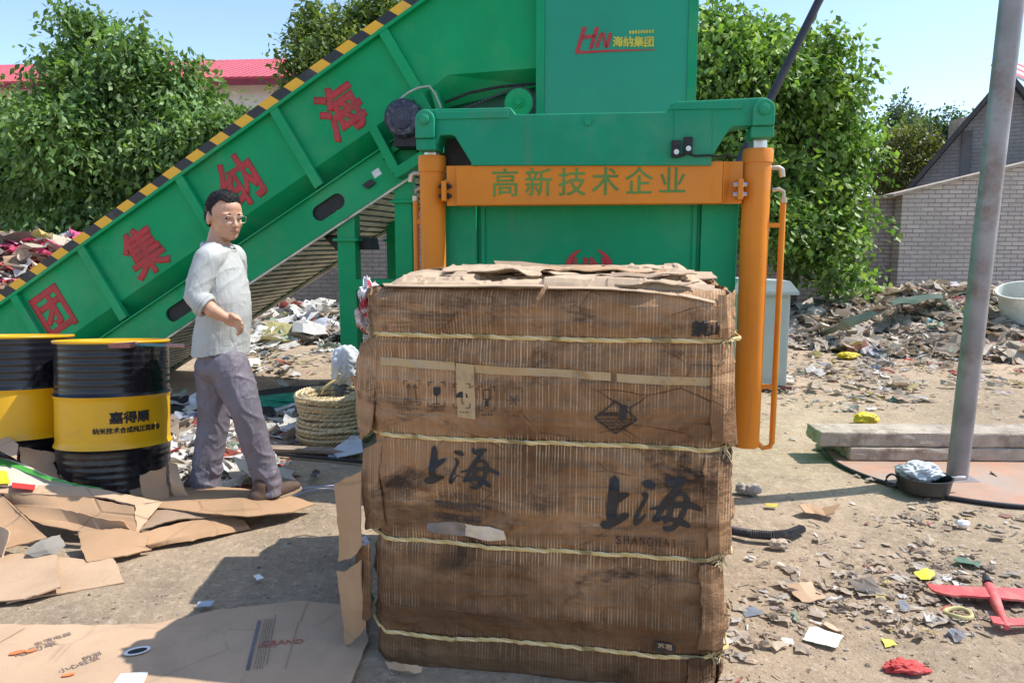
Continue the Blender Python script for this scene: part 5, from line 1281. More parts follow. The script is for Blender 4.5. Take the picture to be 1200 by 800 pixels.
def heap(name, label, x0, x1, y0, y1, hfn, n, size, pal, seed, cat='rubbish heap', flat=.5, step=.18, dust=(.1, .5)):
    m = MB(); nx_ = int((x1-x0)/step)+1; ny_ = int((y1-y0)/step)+1
    def hz(x, y): return hfn(x, y) + (noise.noise(Vector((x*2.5, y*2.5, seed)))*.09 + noise.noise(Vector((x*7, y*7, seed)))*.04)*min(1, hfn(x, y)*4+.0) - .03
    for j in range(ny_):
        for i in range(nx_): x, y = x0+(x1-x0)*i/(nx_-1), y0+(y1-y0)*j/(ny_-1); m.v.append((x, y, hz(x, y) if hfn(x, y) > .001 else -.06))
    for j in range(ny_-1):
        for i in range(nx_-1): q = j*nx_+i; m.f.append((q, q+1, q+nx_+1, q+nx_))
    m.c = [(.36, .29, .22, 1)]*len(m.v)
    rb_ = random.Random(seed+7); bmb = bmesh.new(); bmesh.ops.create_icosphere(bmb, subdivisions=3, radius=1); bv = [v.co.copy() for v in bmb.verts]; bf = [tuple(v.index for v in f.verts) for f in bmb.faces]; bmb.free()
    for k in range(150):
        x, y = rb_.uniform(x0, x1), rb_.uniform(y0, y1)
        if hfn(x, y) < .05: continue
        r_ = rb_.uniform(.05, .2); c_ = rb_.choice(pal); fl = rb_.uniform(.3, .8); cz = hz(x, y)+r_*.2; n0 = len(m.v); rx_ = rb_.uniform(.7, 1.6)
        for d in bv:
            q = d*1.8+Vector((k*3.3, seed, 0)); k_ = 1+.55*noise.noise(q)-.5*abs(noise.noise(q*2.3))
            m.v.append((x+d.x*r_*k_*rx_, y+d.y*r_*k_, cz+d.z*r_*k_*fl)); m.c.append((*[min(1, a_*1.0) for a_ in c_], 1))
        m.f += [tuple(i+n0 for i in f) for f in bf]
    def pf(rn):
        for _ in range(6):
            x, y = rn.uniform(x0, x1), rn.uniform(y0, y1); h = hfn(x, y)
            if h > .02: return (x, y, hz(x, y)+.01)
        return None
    return scatter(name, n, pf, size, pal, seed, label, cat, flat, extra=m, dust=dust)
gs = lambda x, y, cx, cy, sx_, sy_: math.exp(-((x-cx)/sx_)**2-((y-cy)/sy_)**2)
heap('rubbish_heap', 'broad heap of mixed rubbish and rags in front of the pale brick wall', 3.3, 12, 8.2, 13.7,
     lambda x, y: max(0, .62*gs(x, y, 6.9, 12.4, 1.6, 1.4) + .5*gs(x, y, 9.3, 12.4, 1.8, 1.4) + .24*gs(x, y, 4.9, 12.2, 1.2, 1.1) + .2*gs(x, y, 6.8, 10.8, 2.4, 1.1) + .085*gs(x, y, 6.5, 9.6, 2.6, 1.0) - .05), 9000, (.05, .28), [(.62, .50, .37), (.68, .58, .46), (.50, .39, .28), (.75, .68, .58)]*6 + MIXED, 101)
heap('carton_heap', 'tall heap of colourful flattened cartons at the far left beyond the conveyor', -10.5, -5.0, 9.8, 13.6,
     lambda x, y: max(0, 1.5*gs(x, y, -7.9, 12.4, 2.2, 1.7) + .5*gs(x, y, -6.0, 12.8, .9, 1) - .05), 4800, (.10, .42), COLRS, 102, 'carton heap', .45, dust=(0, .12))
heap('plastic_litter_heap', 'low bank of white plastic and paper litter under the conveyor', -5.4, -1.2, 9.6, 14.0,
     lambda x, y: max(0, .34*gs(x, y, -3.2, 12.6, 2.3, 1.5) + .2*gs(x, y, -4.6, 11, 1, 1) - .04), 3600, (.05, .36), WHITES, 103, 'litter heap', .5, dust=(0, .2))
def posbox(cxs):                            # scatter around photo spots: (px,py,rx,ry,weight)
    tot = sum(c[4] for c in cxs)
    def f(rn):
        r_ = rn.uniform(0, tot)
        for c in cxs:
            r_ -= c[4]
            if r_ <= 0: break
        x, y = rn.gauss(c[0], c[2]), rn.gauss(c[1], c[3])
        if y < 350: return None
        p = gnd(x, y, 0)
        if noise.noise(Vector((p.x*1.9, p.y*1.9, 2)))+rn.uniform(-.35, .35) < -.02: return None
        return (p.x, p.y, gh(p.x, p.y)+.003)
    return f
scatter('paper_litter', 4200, posbox([(250, 520, 45, 26, 4), (235, 545, 50, 14, 2), (340, 515, 40, 22, 1.6), (370, 400, 50, 14, 2), (330, 395, 60, 16, 2), (210, 560, 20, 10, 1)]), (.02, .20), WHITES, 111, 'scattered white paper and plastic scraps around the man\'s feet', 'litter', .4, dust=(0, .2))
scatter('ground_litter', 5600, posbox([(1110, 700, 90, 70, 3), (1000, 740, 120, 50, 2), (1050, 440, 90, 16, 3), (1000, 425, 70, 12, 2.5), (1120, 640, 70, 25, 2), (960, 470, 50, 20, .8)]), (.006, .07), MIXED+EARTH*2+WHITES[:3], 112, 'small torn scraps strewn over the dirt right of the bale', 'litter', .22)
scatter('dirt_crumbs', 9000, lambda rn: (lambda p: (p.x, p.y, gh(p.x, p.y)) if noise.noise(Vector((p.x*1.3, p.y*1.3, 8)))+rn.uniform(-.5, .5) > .0 else None)(gnd(rn.uniform(-50, 1250), rn.uniform(440, 830)**1.0, 0)), (.003, .018), EARTH + [(.5, .44, .37), (.6, .55, .5), (.16, .13, .1)], 113, 'small stones and crumbs of earth all over the ground', 'gravel', .3)
scatter('far_litter', 4200, posbox([(1060, 420, 120, 26, 5), (600, 400, 300, 12, .5), (330, 380, 60, 12, 1.5), (240, 400, 60, 14, 1), (380, 425, 60, 14, .6)]), (.02, .18), MIXED + WHITES[:6], 114, 'pale litter spread on the dirt in front of the far walls', 'litter', .3)

# ================================================================== SMALL THINGS ON THE LEFT/MIDDLE
# rope coil
rc = gnd(383, 524, 0); rc.y += .24; rc.x += .03
m = MB(); m.c = []; rn = random.Random(4)
for lay in range(12):
    for ring in range(3):
        z = .014 + lay*.0245; r_ = .235 - ring*.034 + rn.uniform(-.006, .006) + .012*math.sin(lay*.7); P = []
        for k in range(60):
            t = 2*math.pi*k/60; rr2 = r_ + .008*noise.noise(Vector((math.cos(t)*2, math.sin(t)*2, lay*3.1+ring))); P.append((rr2*math.cos(t), rr2*math.sin(t), z + .012*noise.noise(Vector((math.cos(t)*1.5, math.sin(t)*1.5, lay+ring*9)))))
        for st in range(2):
            q = []
            for k in range(240):
                a_ = k/4; i = int(a_); f = a_-i; p = Vector(P[i % 60]).lerp(Vector(P[(i+1) % 60]), f); t = k*.75+st*3.14; rd = Vector((p.x, p.y, 0)).normalized()
                q.append(p + rd*math.cos(t)*.005 + Vector((0, 0, math.sin(t)*.005)))
            n0 = len(m.v); m.tube(q, .0078, 5, True); c_ = rn.choice(((.66, .52, .30), (.75, .62, .40), (.52, .40, .21))); m.c += [(*c_, 1)]*(len(m.v)-n0)
coil = m.build('rope_coil', ROPE, smooth=True); coil.location = rc + Vector((-.03, 0, 0)); coil.scale = (1.1, 1.1, 1.22); tag(coil, 'yellow straw coloured rope wound into a thick coil left of the bale', 'rope')
m = MB(); m.tube([(-.05, -.1, .3), (-.03, -.12, .34), (.02, -.12, .37), (.05, -.1, .385), (.07, -.1, .42)], .009, 7); m.c = [(.7, .55, .25, 1)]*len(m.v); m.build('rope_end', ROPE, coil, smooth=True)
# white plastic bag beside bale
PLW = simple('white_plastic_bag', (.6, .62, .64), .35, 0, .1, 6, .2, 8)
def blob(name, c, r, seed, matb, label, cat, k1=.35, k2=.25, parent=None, cut=None, sub=5):
    bm2 = bmesh.new(); bmesh.ops.create_icosphere(bm2, subdivisions=sub, radius=1); m = MB(); c = Vector(c)
    for v_ in bm2.verts:
        d = v_.co; q = d*1.6+Vector((seed*3.7, 1, 0)); k_ = 1 + k1*noise.noise(q) - k2*abs(noise.noise(q*2.2)) + .07*noise.noise(q*4.5)-.05*abs(noise.noise(q*6))
        p = Vector((d.x*r[0], d.y*r[1], d.z*r[2]))*k_
        if c.z + p.z < .002 and parent is None: p.z = .002-c.z
        m.v.append(tuple(c+p))
    m.f = [tuple(v_.index for v_ in f.verts) for f in bm2.faces]; bm2.free(); o = m.build(name, matb, parent, smooth=False)
    for p in o.data.polygons: p.use_smooth = True
    return tag(o, label, cat) if label else o
pb_ = at(400, 425, 5.6); blob('plastic_bag', (pb_.x+.03, pb_.y, .52), (.12, .09, .17), 3, PLW, 'crumpled white plastic bag behind the left edge of the bale', 'plastic bag', .28, .12)
blob('plastic_bag', (pb_.x+.05, pb_.y+.1, .2), (.2, .2, .25), 5, simple('grey_bag', (.12, .13, .12), .5, bmp=.4), 'dark bulging sack supporting the white plastic bag', 'sack')
# black sheet added as the conveyor's shadow on the ground, and green cloth
m = MB(); p0, p1 = gnd(160, 492), gnd(410, 470); 
blob('green_net', gnd(333, 470, .02), (.42, .22, .06), 6, simple('green_cloth', (.02, .25, .14), .8, 0, .3, 10, .6, 30), 'crumpled dark green cloth on the ground behind the man', 'cloth')
blob('green_net', gnd(408, 470, .03), (.12, .15, .1), 7, bpy.data.materials['green_cloth'], 'small green cloth lump beside the rope coil', 'cloth')
m = MB(); m.sheet([[gnd(150, 470, .03), gnd(260, 462, .03), gnd(405, 448, .03)], [gnd(150, 500, .02), gnd(260, 492, .015), gnd(330, 486, .01)]], 8, .01, .01, 9); tag(m.build('shadow_sheet', simple('shadow_sheet', (.012, .013, .016), .6, 0, .4, 8, .4, 20)), 'black sheet on the ground standing in for the shadow under the conveyor', 'tarpaulin')
m = MB(); m.tube([gnd(60, 500, .02), gnd(205, 487, .02), gnd(240, 489, .03), gnd(330, 500, .02)], .02, 7); tag(m.build('red_strap', simple('red_strap', (.5, .02, .06), .6), smooth=True), 'red strap lying on the ground behind the near drum', 'strap')
m = MB(); m.tube([gnd(300, 530, .02), gnd(350, 534, .02), gnd(425, 541, .02)], .013, 7); tag(m.build('steel_rod', DARKS), 'dark steel rod lying on the ground below the rope coil', 'rod')
m = MB(); p = gnd(290, 528, .02); q = gnd(420, 533, .02); m.obox(p, q-p, (0, .1, 0), (0, 0, .02)); tag(m.build('wooden_plank', simple('old_plank', (.3, .23, .17), .9, 0, .3, 8, .4, 30)), 'old wooden plank lying below the rope coil', 'plank')
m = MB(); m.tube([gnd(330, 582, .01), gnd(355, 572, .01), gnd(395, 568, .01), gnd(420, 566, .01)], [.004]*4, 6); m.tube([gnd(330, 586, .01), gnd(360, 575, .015), gnd(400, 571, .01), gnd(422, 570, .01)], [.004]*4, 6); tag(m.build('plastic_twine', simple('blue_twine', (.35, .4, .6), .5), smooth=True), 'bluish plastic twine trailing from the man\'s front shoe to the bale', 'twine')
csheet('foam_scrap', 'pale grey board scrap beside the rope coil', [[(388, 528, .03), (412, 510, .1), (424, 512, .1)], [(395, 536, .01), (415, 532, .04), (425, 530, .05)]], simple('grey_board', (.5, .52, .54), .6), amp=.004, seed=92, cat='board scrap')
csheet('paper_scrap', 'small torn bluish paper in the bale shadow', [[(296, 674, .012), (305, 672, .014)], [(300, 680, .012), (310, 677, .012)]], WHITEP, .002, .002, 93, 3, cat='paper scrap')
csheet('plastic_scrap', 'grey plastic scrap in the shadow edge above the flattened carton', [[(232, 705, .012), (252, 704, .014)], [(228, 712, .012), (248, 711, .012)]], simple('grey_plastic', (.4, .43, .5), .4), .002, .003, 94, 3, cat='plastic scrap')
csheet('crumpled_paper', 'crumpled brown paper at the bottom left foot of the bale', [[(448, 772, .03), (470, 776, .05), (492, 780, .03)], [(452, 782, .01), (472, 786, .02), (490, 790, .01)]], CARD2, .003, .02, 95, 6, cat='paper')

# ================================================================== RIGHT-HAND THINGS
# galvanised pole
pb0 = gnd(1121, 562); pt = at(1193, -60, 4.15)
pole = empty('steel_pole', pb0, 0, 'tall galvanised steel pole with rust patches leaning at the right', 'pole')
m = MB(); d = pt-pb0; m.cyl((0, 0, .012), d*1.25, .060, .060, 36); m.build('tube', GALV, pole, smooth=True)
m = MB(); m.box((-.09, -.09, .008), (.09, .09, .02)); m.build('base_plate', GALV, pole, bevel=.002)
# round rusty plate
c = Vector((3.02, 4.78, 0)); RUST = simple('rusty_plate', (.42, .22, .14), .75, 0, .15, 5, .2, 25, (.34, .29, .24), 2.2, (.4, .62))
m = MB(); m.lathe([(0, .004), (.87, .004), (.87, .016), (0, .016)], c, 90); pl_ = m.build('round_plate', RUST); tag(pl_, 'large round rusty steel plate on the dirt around the foot of the pole', 'steel plate')
m = MB(); m.tube([(c.x+.875*math.cos(2*math.pi*k/90), c.y+.875*math.sin(2*math.pi*k/90), .012) for k in range(90)], .012, 8, True); m.build('rim', DARKS, pl_, smooth=True)
# concrete planks
def slab(label, x0p, y_f, z0, z1, seed, rot):
    a_ = at(x0p, 520, y_f); m = MB(); nx_ = 60
    m.box((0, 0, 0), (2.6, .26, z1-z0)); o = m.build('concrete_beam', CONC, bevel=.012)
    s = o.modifiers.new('sub', 'SUBSURF'); s.subdivision_type = 'SIMPLE'; s.levels = 5; s.render_levels = 5
    tx = bpy.data.textures.new('rough', 'CLOUDS'); tx.noise_scale = .05; dm_ = o.modifiers.new('rough', 'DISPLACE'); dm_.texture = tx; dm_.strength = .022; dm_.texture_coords = 'LOCAL'
    o.location = (a_.x, y_f, z0); o.rotation_euler = (0, 0, rot); return tag(o, label, 'concrete beam', 'stacked concrete beams')
slab('upper rough concrete beam of the stacked pair behind the pole', 961, 4.80, .108, .205, 1, R(-1.6))
slab('lower rough concrete beam lying under the other behind the pole', 997, 4.77, .018, .104, 2, R(-.8))
o = blob('stone', gnd(981, 527, .03)+Vector((0, .12, 0)), (.09, .09, .06), 8, STONE, 'stone wedged under the left end of the concrete beams', 'stone', .2, .1)
# pan with plastic bundle
pc = gnd(1082, 574, .016); pan = empty('metal_pan', pc, R(-12), 'dark round pan with ring handle beside the pole foot', 'pan')
PANM = simple('pan_metal', (.045, .048, .05), .42, .5)
m = MB(); m.lathe([(0, 0), (.125, 0), (.135, .006), (.147, .085), (.153, .086), (.153, .09), (.143, .09), (.13, .012), (0, .008)], (0, 0, 0), 48); m.build('bowl', PANM, pan, smooth=True)
m = MB(); m.tube([(-.15+.0-.028+.032*math.cos(R(t)), -.02, .055+.036*math.sin(R(t))) for t in range(0, 360, 20)], .007, 8, True); m.build('ring_handle', PANM, pan, smooth=True)
m = MB(); m.tube([(.145, 0, .08), (.19, .0, .088), (.22, .01, .088)], [.012, .01, .008], 8); m.build('handle', STEEL, pan, smooth=True)
bg_ = blob('plastic_bundle', (pc.x-.02, pc.y+.02, .12), (.13, .09, .06), 9, simple('pale_bundle', (.5, .53, .55), .5, 0, .15, 9, .6, 20), 'pale crumpled plastic bundle lying in the dark pan', 'plastic bundle', .3, .3)
# tyre strip
m = MB(); tp = [gnd(x, y, z) for x, y, z in ((840, 618, .02), (858, 622, .025), (880, 626, .03), (905, 628, .03), (925, 626, .028), (942, 619, .02))]
P = []
for a_, b_ in zip(tp, tp[1:]):
    for j in range(12): P.append(a_.lerp(b_, j/12))
tyre = m.tube(P, .019, 10).build('tyre_strip', simple('rubber', (.04, .04, .045), .8, dirt=(.2, .17, .14), dscale=12), smooth=True); tag(tyre, 'length of worn black ribbed tyre lying by the right foot of the bale', 'tyre')
m = MB()
for i in range(1, len(P)-1):
    d = (P[i+1]-P[i-1]).normalized(); n_ = Vector((-d.y, d.x, 0))
    m.tube([P[i]+n_*.02+Vector((0, 0, 0)), P[i]+n_*.012+Vector((0, 0, .02)), P[i]-n_*.012+Vector((0, 0, .02)), P[i]-n_*.02], .004, 4)
m.build('tread', bpy.data.materials['rubber'], tyre)
# toy foam glider
gf = gnd(1140, 704, .03); FOAM = simple('red_foam', (.62, .10, .10), .7, 0, .15, 12, .3, 60, (.5, .28, .22), 9, (.5, .72))
gl = empty('toy_glider', gf, 0, 'broken red foam toy glider lying on the dirt at the lower right', 'toy glider')
def G(px, py, z): return gnd(px, py, z)-gf
m = MB(); nose, tail = G(1156, 681, .04), G(1180, 735, .03)
m.tube([nose, nose.lerp(tail, .15), nose.lerp(tail, .45), nose.lerp(tail, .8), tail], [.016, .024, .022, .014, .01], 12); m.build('fuselage', FOAM, gl, smooth=True)
m = MB(); m.sheet([[G(1086, 684, .02), G(1110, 686, .035), G(1150, 688, .045), G(1200, 690, .035), G(1250, 690, .02)], [G(1092, 693, .02), G(1115, 698, .035), G(1155, 700, .045), G(1200, 704, .035), G(1250, 704, .02)]], 6, .009, .001); m.build('wing', FOAM, gl)
m = MB(); m.sheet([[G(1160, 722, .035), G(1180, 724, .035), G(1215, 725, .03)], [G(1164, 730, .035), G(1182, 733, .035), G(1215, 732, .03)]], 4, .007, 0); m.build('tailplane', FOAM, gl)
m = MB(); m.tube([G(1155, 676, .045), G(1158, 684, .05)], [.014, .02], 10); m.build('nose_cap', DARKS, gl, smooth=True)
# bucket at right edge
kc = at(1196, 403, 10.6); kb = empty('plastic_bucket', (kc.x, kc.y, .30), 0, 'large pale plastic bucket tipped over at the right edge of the rubbish heap', 'bucket'); kb.rotation_euler = (R(14), R(-14), 0)
m = MB(); m.lathe([(0, 0), (.24, 0), (.26, .01), (.31, .5), (.335, .505), (.335, .53), (.305, .53), (.25, .03), (0, .02)], (0, 0, 0), 40); m.build('shell', simple('bucket_plastic', (.62, .63, .56), .5, dirt=(.4, .36, .28)), kb, smooth=True)
# grey electric cabinet
cb0 = gnd(921, 458); cab = empty('electric_cabinet', (cb0.x, cb0.y, 0), R(-6), 'pale grey electric cabinet standing behind the right orange cylinder', 'cabinet')
ch_ = at(921, 345, cb0.y).z; CABM = simple('cabinet_grey', (.42, .44, .43), .45, 0, .06)
m = MB(); m.box((-.52, 0, .05), (0, .4, ch_)); m.build('body', CABM, cab, bevel=.006)
m = MB(); m.add([(-.58, -.08, ch_+.001), (.06, -.08, ch_+.001), (.06, .45, ch_+.001), (-.58, .45, ch_+.001), (-.5, -.05, ch_+.15), (-.02, -.05, ch_+.13), (-.02, .42, ch_+.13), (-.5, .42, ch_+.15), (.06, -.08, ch_+.03), (-.58, -.08, ch_+.03), (.06, .45, ch_+.03), (-.58, .45, ch_+.03)],
      [(0,3,2,1), (0,1,8,9), (1,2,10,8), (2,3,11,10), (3,0,9,11), (9,8,5,4), (8,10,6,5), (10,11,7,6), (11,9,4,7), (4,5,6,7)]); m.build('lid', CABM, cab)
m = MB(); m.box((-.1, -.003, ch_-.12), (-.03, -.001, ch_-.07)); m.build('name_plate', WHITEP, cab)
m = MB(); m.box((-.6, -.02, .0), (.05, .03, .048)); m.box((-.6, .36, .0), (.05, .42, .048)); m.build('foot_channel', simple('rust_channel', (.2, .08, .06), .7), cab)
m = MB(); m.box((-.505, -.006, .12), (-.015, -.001, ch_-.03)); m.build('door', CABM, cab, bevel=.002)
# scraps, each its own thing
def scrap(name, label, rows, c, cat, th=.003, amp=.01, seed=1, sub=5):
    return csheet(name, label, rows, simple(name+'_m', c, .6, 0, .15, 15, .3, 30), th, amp, seed, sub, cat, freq=9)
csheet('cardboard_scrap', 'curled brown cardboard piece on the dirt below the concrete beams', [[(936, 592, .05), (948, 590, .03), (962, 596, .015), (985, 592, .05)], [(944, 602, .02), (955, 603, .008), (968, 606, .008), (978, 603, .03)]], CARD, .004, .008, 121, 5, 'cardboard scrap')
csheet('cardboard_scrap', 'pale square cardboard piece lying right of the bale foot', [[(920, 685, .02), (936, 684, .03), (950, 683, .02)], [(930, 697, .015), (945, 696, .02), (957, 694, .015)], [(940, 706, .01), (955, 706, .012), (972, 702, .01)]], CARD2, .004, .006, 122, 4, 'cardboard scrap')
scrap('paper_sheet', 'pale green and white paper square at the lower right of the bale', [[(948, 733, .015), (968, 738, .02), (990, 744, .015)], [(940, 748, .01), (960, 754, .015), (980, 761, .01)]], (.62, .68, .58), 'paper', .002, .006, 123)
scrap('yellow_scrap', 'bright yellow plastic scrap above the toy glider wing', [[(1071, 671, .015), (1085, 666, .025), (1096, 669, .012)], [(1078, 678, .01), (1088, 679, .015), (1095, 675, .01)]], (.7, .68, .05), 'plastic scrap', .002, .008, 124)
scrap('yellow_scrap', 'bright yellow paper scrap above the red cloth', [[(1033, 746, .012), (1046, 748, .015)], [(1036, 757, .01), (1053, 756, .01)]], (.7, .66, .1), 'plastic scrap', .002, .006, 125)
scrap('yellow_scrap', 'flat yellow scrap near the stones beside the bale', [[(896, 590, .012), (912, 590, .015)], [(898, 594, .01), (911, 594, .01)]], (.5, .4, .05), 'plastic scrap', .003, .004, 126)
blob('yellow_bag', gnd(1015, 490, .05), (.1, .08, .05), 11, simple('yellow_bag', (.68, .52, .03), .5, 0, .3, 14, .5, 20), 'crumpled bright yellow bag behind the concrete beams', 'plastic bag', .4, .3)
blob('red_cloth', gnd(1062, 781, .015), (.07, .035, .022), 12, simple('red_cloth', (.5, .05, .045), .7, dirt=(.4, .25, .2), dscale=14), 'crumpled red cloth near the lower right corner', 'cloth', .5, .4)
blob('stone', gnd(869, 572, .03), (.035, .035, .035), 13, STONE, 'grey stone at right of the bale, left of the pair', 'stone', .3, .1)
blob('stone', gnd(882, 573, .03), (.05, .04, .035), 14, STONE, 'brownish stone at right of the bale, right of the pair', 'stone', .3, .1)
blob('stone', gnd(912, 637, .02), (.05, .035, .025), 15, simple('pale_stone', (.5, .4, .3), .9, bmp=.5), 'pale crumpled lump in front of the tyre strip', 'lump', .3, .2)
blob('white_lump', gnd(1128, 613, .02), (.035, .02, .02), 16, WHITEP, 'small white block on the dirt below the round plate', 'block', .15, .05)
m = MB(); c = gnd(1123, 718, .018); m.tube([c+Vector((.048*math.cos(R(t)), .038*math.sin(R(t)), .004*math.sin(R(t*2)))) for t in range(0, 360, 12)], .009, 8, True); tag(m.build('tape_ring', simple('straw_ring', (.5, .44, .2), .7), smooth=True), 'yellowish ring left of the toy glider fuselage', 'ring')
blob('rag_bundle', (at(1083, 388, 10.8).x, 10.8, .22), (.16, .14, .14), 17, simple('teal_rag', (.3, .5, .47), .5), 'pale teal plastic bundle on the rubbish heap', 'plastic bag', .4, .3)
blob('rag_bundle', (at(1122, 365, 11.6).x, 11.5, .42), (.22, .14, .18), 18, simple('crimson_rag', (.5, .06, .1), .7, 0, .4, 12), 'crimson rag bundle on the rubbish heap left of the pole', 'cloth', .5, .4)
blob('yellow_bag', (at(993, 421, 9.3).x, 9.3, .04), (.14, .1, .05), 19, bpy.data.materials['yellow_bag'], 'yellow plastic bag at the front foot of the rubbish heap', 'plastic bag', .5, .4)
csheet('tarpaulin', 'dull green tarpaulin scrap on the far left slope of the rubbish heap', [[(960, 392, .12), (985, 376, .4), (1020, 366, .55)], [(975, 392, .15), (1000, 382, .35), (1030, 372, .5)]], simple('green_tarp', (.25, .3, .22), .6), amp=.03, seed=131, cat='tarpaulin')
csheet('tarpaulin', 'dark green tarpaulin strip along the crest of the rubbish heap', [[(1040, 352, .62), (1070, 347, .66), (1106, 346, .66)], [(1045, 357, .6), (1075, 354, .62), (1105, 350, .64)]], simple('dark_tarp', (.05, .09, .06), .6), amp=.03, seed=132, cat='tarpaulin')

# ================================================================== THE MAN
PY = 3.92
def P_(px, py, dy=0.): return at(px, py, PY+dy)
def voxel(name, prims, vox, smooth_it, matp, parent, origin, post=None, sub=None):
    m = MB()
    for pr_ in prims:
        if pr_[0] == 'e':                   # ellipsoid: centre, radii, rotation euler
            _, c, r, *rest = pr_; rot = Euler(rest[0]).to_matrix() if rest else Matrix.Identity(3)
            bm2 = bmesh.new(); bmesh.ops.create_uvsphere(bm2, u_segments=24, v_segments=16, radius=1)
            m.add([Vector(c) + rot @ Vector((v.co.x*r[0], v.co.y*r[1], v.co.z*r[2])) for v in bm2.verts], [tuple(v.index for v in f.verts) for f in bm2.faces]); bm2.free()
        else:                               # capsule chain: points, radii
            _, pts, rs = pr_; pts = [Vector(p) for p in pts]
            for (a_, b_, ra, rb_) in zip(pts, pts[1:], rs, rs[1:]): m.cyl(a_, b_, ra, rb_, 20)
            for a_, ra in zip(pts, rs):
                bm2 = bmesh.new(); bmesh.ops.create_uvsphere(bm2, u_segments=20, v_segments=12, radius=ra)
                m.add([a_+v.co for v in bm2.verts], [tuple(v.index for v in f.verts) for f in bm2.faces]); bm2.free()
    o = m.build('tmp', matp, None); o.modifiers.new('r', 'REMESH').mode = 'VOXEL'; o.modifiers['r'].voxel_size = vox
    sm = o.modifiers.new('s', 'SMOOTH'); sm.factor = .5; sm.iterations = smooth_it
    bpy.context.view_layer.update()
    me = bpy.data.meshes.new_from_object(o.evaluated_get(bpy.context.evaluated_depsgraph_get())); bpy.data.objects.remove(o)
    me.name = name; bm2 = bmesh.new(); bm2.from_mesh(me)
    if post: post(bm2)
    for v in bm2.verts: v.co -= origin
    bm2.to_mesh(me); bm2.free()
    me.polygons.foreach_set('use_smooth', [True]*len(me.polygons))
    me.materials.clear(); me.materials.append(matp)
    o = bpy.data.objects.new(name, me); link(o, parent); return o
def px(n): return n/FPX*PY*1.0
foot = P_(265, 583); org = Vector((foot.x, foot.y, foot.z)); ZS = P_(250, 586, 0).z
SKIN = simple('skin', (.55, .30, .19), .5, 0, .12, 14, .1, 60)
SKIN.node_tree.nodes['Principled BSDF'].inputs['Subsurface Weight'].default_value = .08
SKIN.node_tree.nodes['Principled BSDF'].inputs['Subsurface Radius'].default_value = (.02, .008, .004)
man = empty('person', org, 0, 'man in pale grey sweater and grey trousers stepping between drums and bale, hand on belly', 'person')
# head frame: yaw towards the right and camera
HC = P_(263, 254, -.0); HS = 1.07
HR = Euler((0, R(6), R(-40))).to_matrix()
def H(x, y, z): return HC + HR @ (Vector((x, y, z))*HS)
HE = HR.to_euler()
def he(c, r): return ('e', H(*c), tuple(x*HS for x in r), HE)
body = [he((0, 0, .022), (.095, .076, .1)), he((-.012, 0, .03), (.094, .078, .095)), he((.028, 0, -.035), (.064, .061, .078)), he((.058, 0, -.088), (.026, .03, .022)), he((.035, 0, -.082), (.045, .048, .03)),
        he((.052, .034, -.028), (.03, .026, .03)), he((.052, -.034, -.028), (.03, .026, .03)), he((.074, .028, .018), (.018, .026, .010)), he((.074, -.028, .018), (.018, .026, .010)), he((.068, 0, .045), (.026, .045, .035)),
        ('c', [H(.088, 0, .005), H(.1, 0, -.02), H(.107, 0, -.033)], [.0075, .0095, .0125]), he((.1, .011, -.037), (.01, .008, .007)), he((.1, -.011, -.037), (.01, .008, .007)),
        he((.086, 0, -.058), (.011, .023, .007)), he((.083, 0, -.068), (.011, .02, .007)), he((.077, 0, -.055), (.016, .03, .018)),
        he((-.008, .078, -.012), (.017, .008, .03)), he((-.008, -.078, -.012), (.017, .008, .03)),
        ('c', [H(-.022, 0, -.05), P_(256, 284, 0), P_(255, 296, 0)], [.055, .058, .07]),
        ('e', P_(260, 330), (.1, .15, .19)), ('e', P_(260, 400), (.11, .14, .14)),
        ('c', [P_(244, 303, -.16), P_(230, 348, -.215), P_(248, 363, -.232), P_(262, 371, -.215)], [.042, .038, .036, .026]),
        ('c', [P_(272, 302, .17), P_(275, 352, .24), P_(285, 380, .20)], [.045, .036, .028]), ('e', P_(288, 388, .19), (.03, .02, .04)),
        ('c', [P_(268, 425, -.06), P_(290, 488, -.1), P_(313, 566, -.06)], [.07, .045, .035]), ('c', [P_(256, 425, .06), P_(252, 490, .06), P_(240, 572, .03)], [.07, .045, .035])]
# near hand: palm, four curled fingers, thumb
hw = P_(262, 371, -.215); palm = P_(271, 374.5, -.195)
body += [('e', palm, (.042, .02, .036), (0, R(18), 0)), ('c', [hw, palm], [.025, .024])]
for i, (dx, dz, L_) in enumerate(((.030, .018, .032), (.033, .002, .036), (.030, -.014, .034), (.022, -.028, .027))):
    a_ = palm + Vector((dx, -.004, dz)); b_ = a_ + Vector((L_*.62, -.006, -.022)); c_ = b_ + Vector((.000, .010, -L_*.62)); d_ = c_ + Vector((-.014, .010, -.010))
    body.append(('c', [a_ - Vector((.02, 0, -.004)), a_, b_, c_, d_], [.0105, .0105, .0096, .0088, .0078]))
body.append(('c', [palm + Vector((-.014, -.006, .020)), palm + Vector((.010, -.020, .026)), palm + Vector((.034, -.026, .010))], [.012, .011, .009]))
bo = voxel('body', body, .0042, 3, SKIN, man, org)
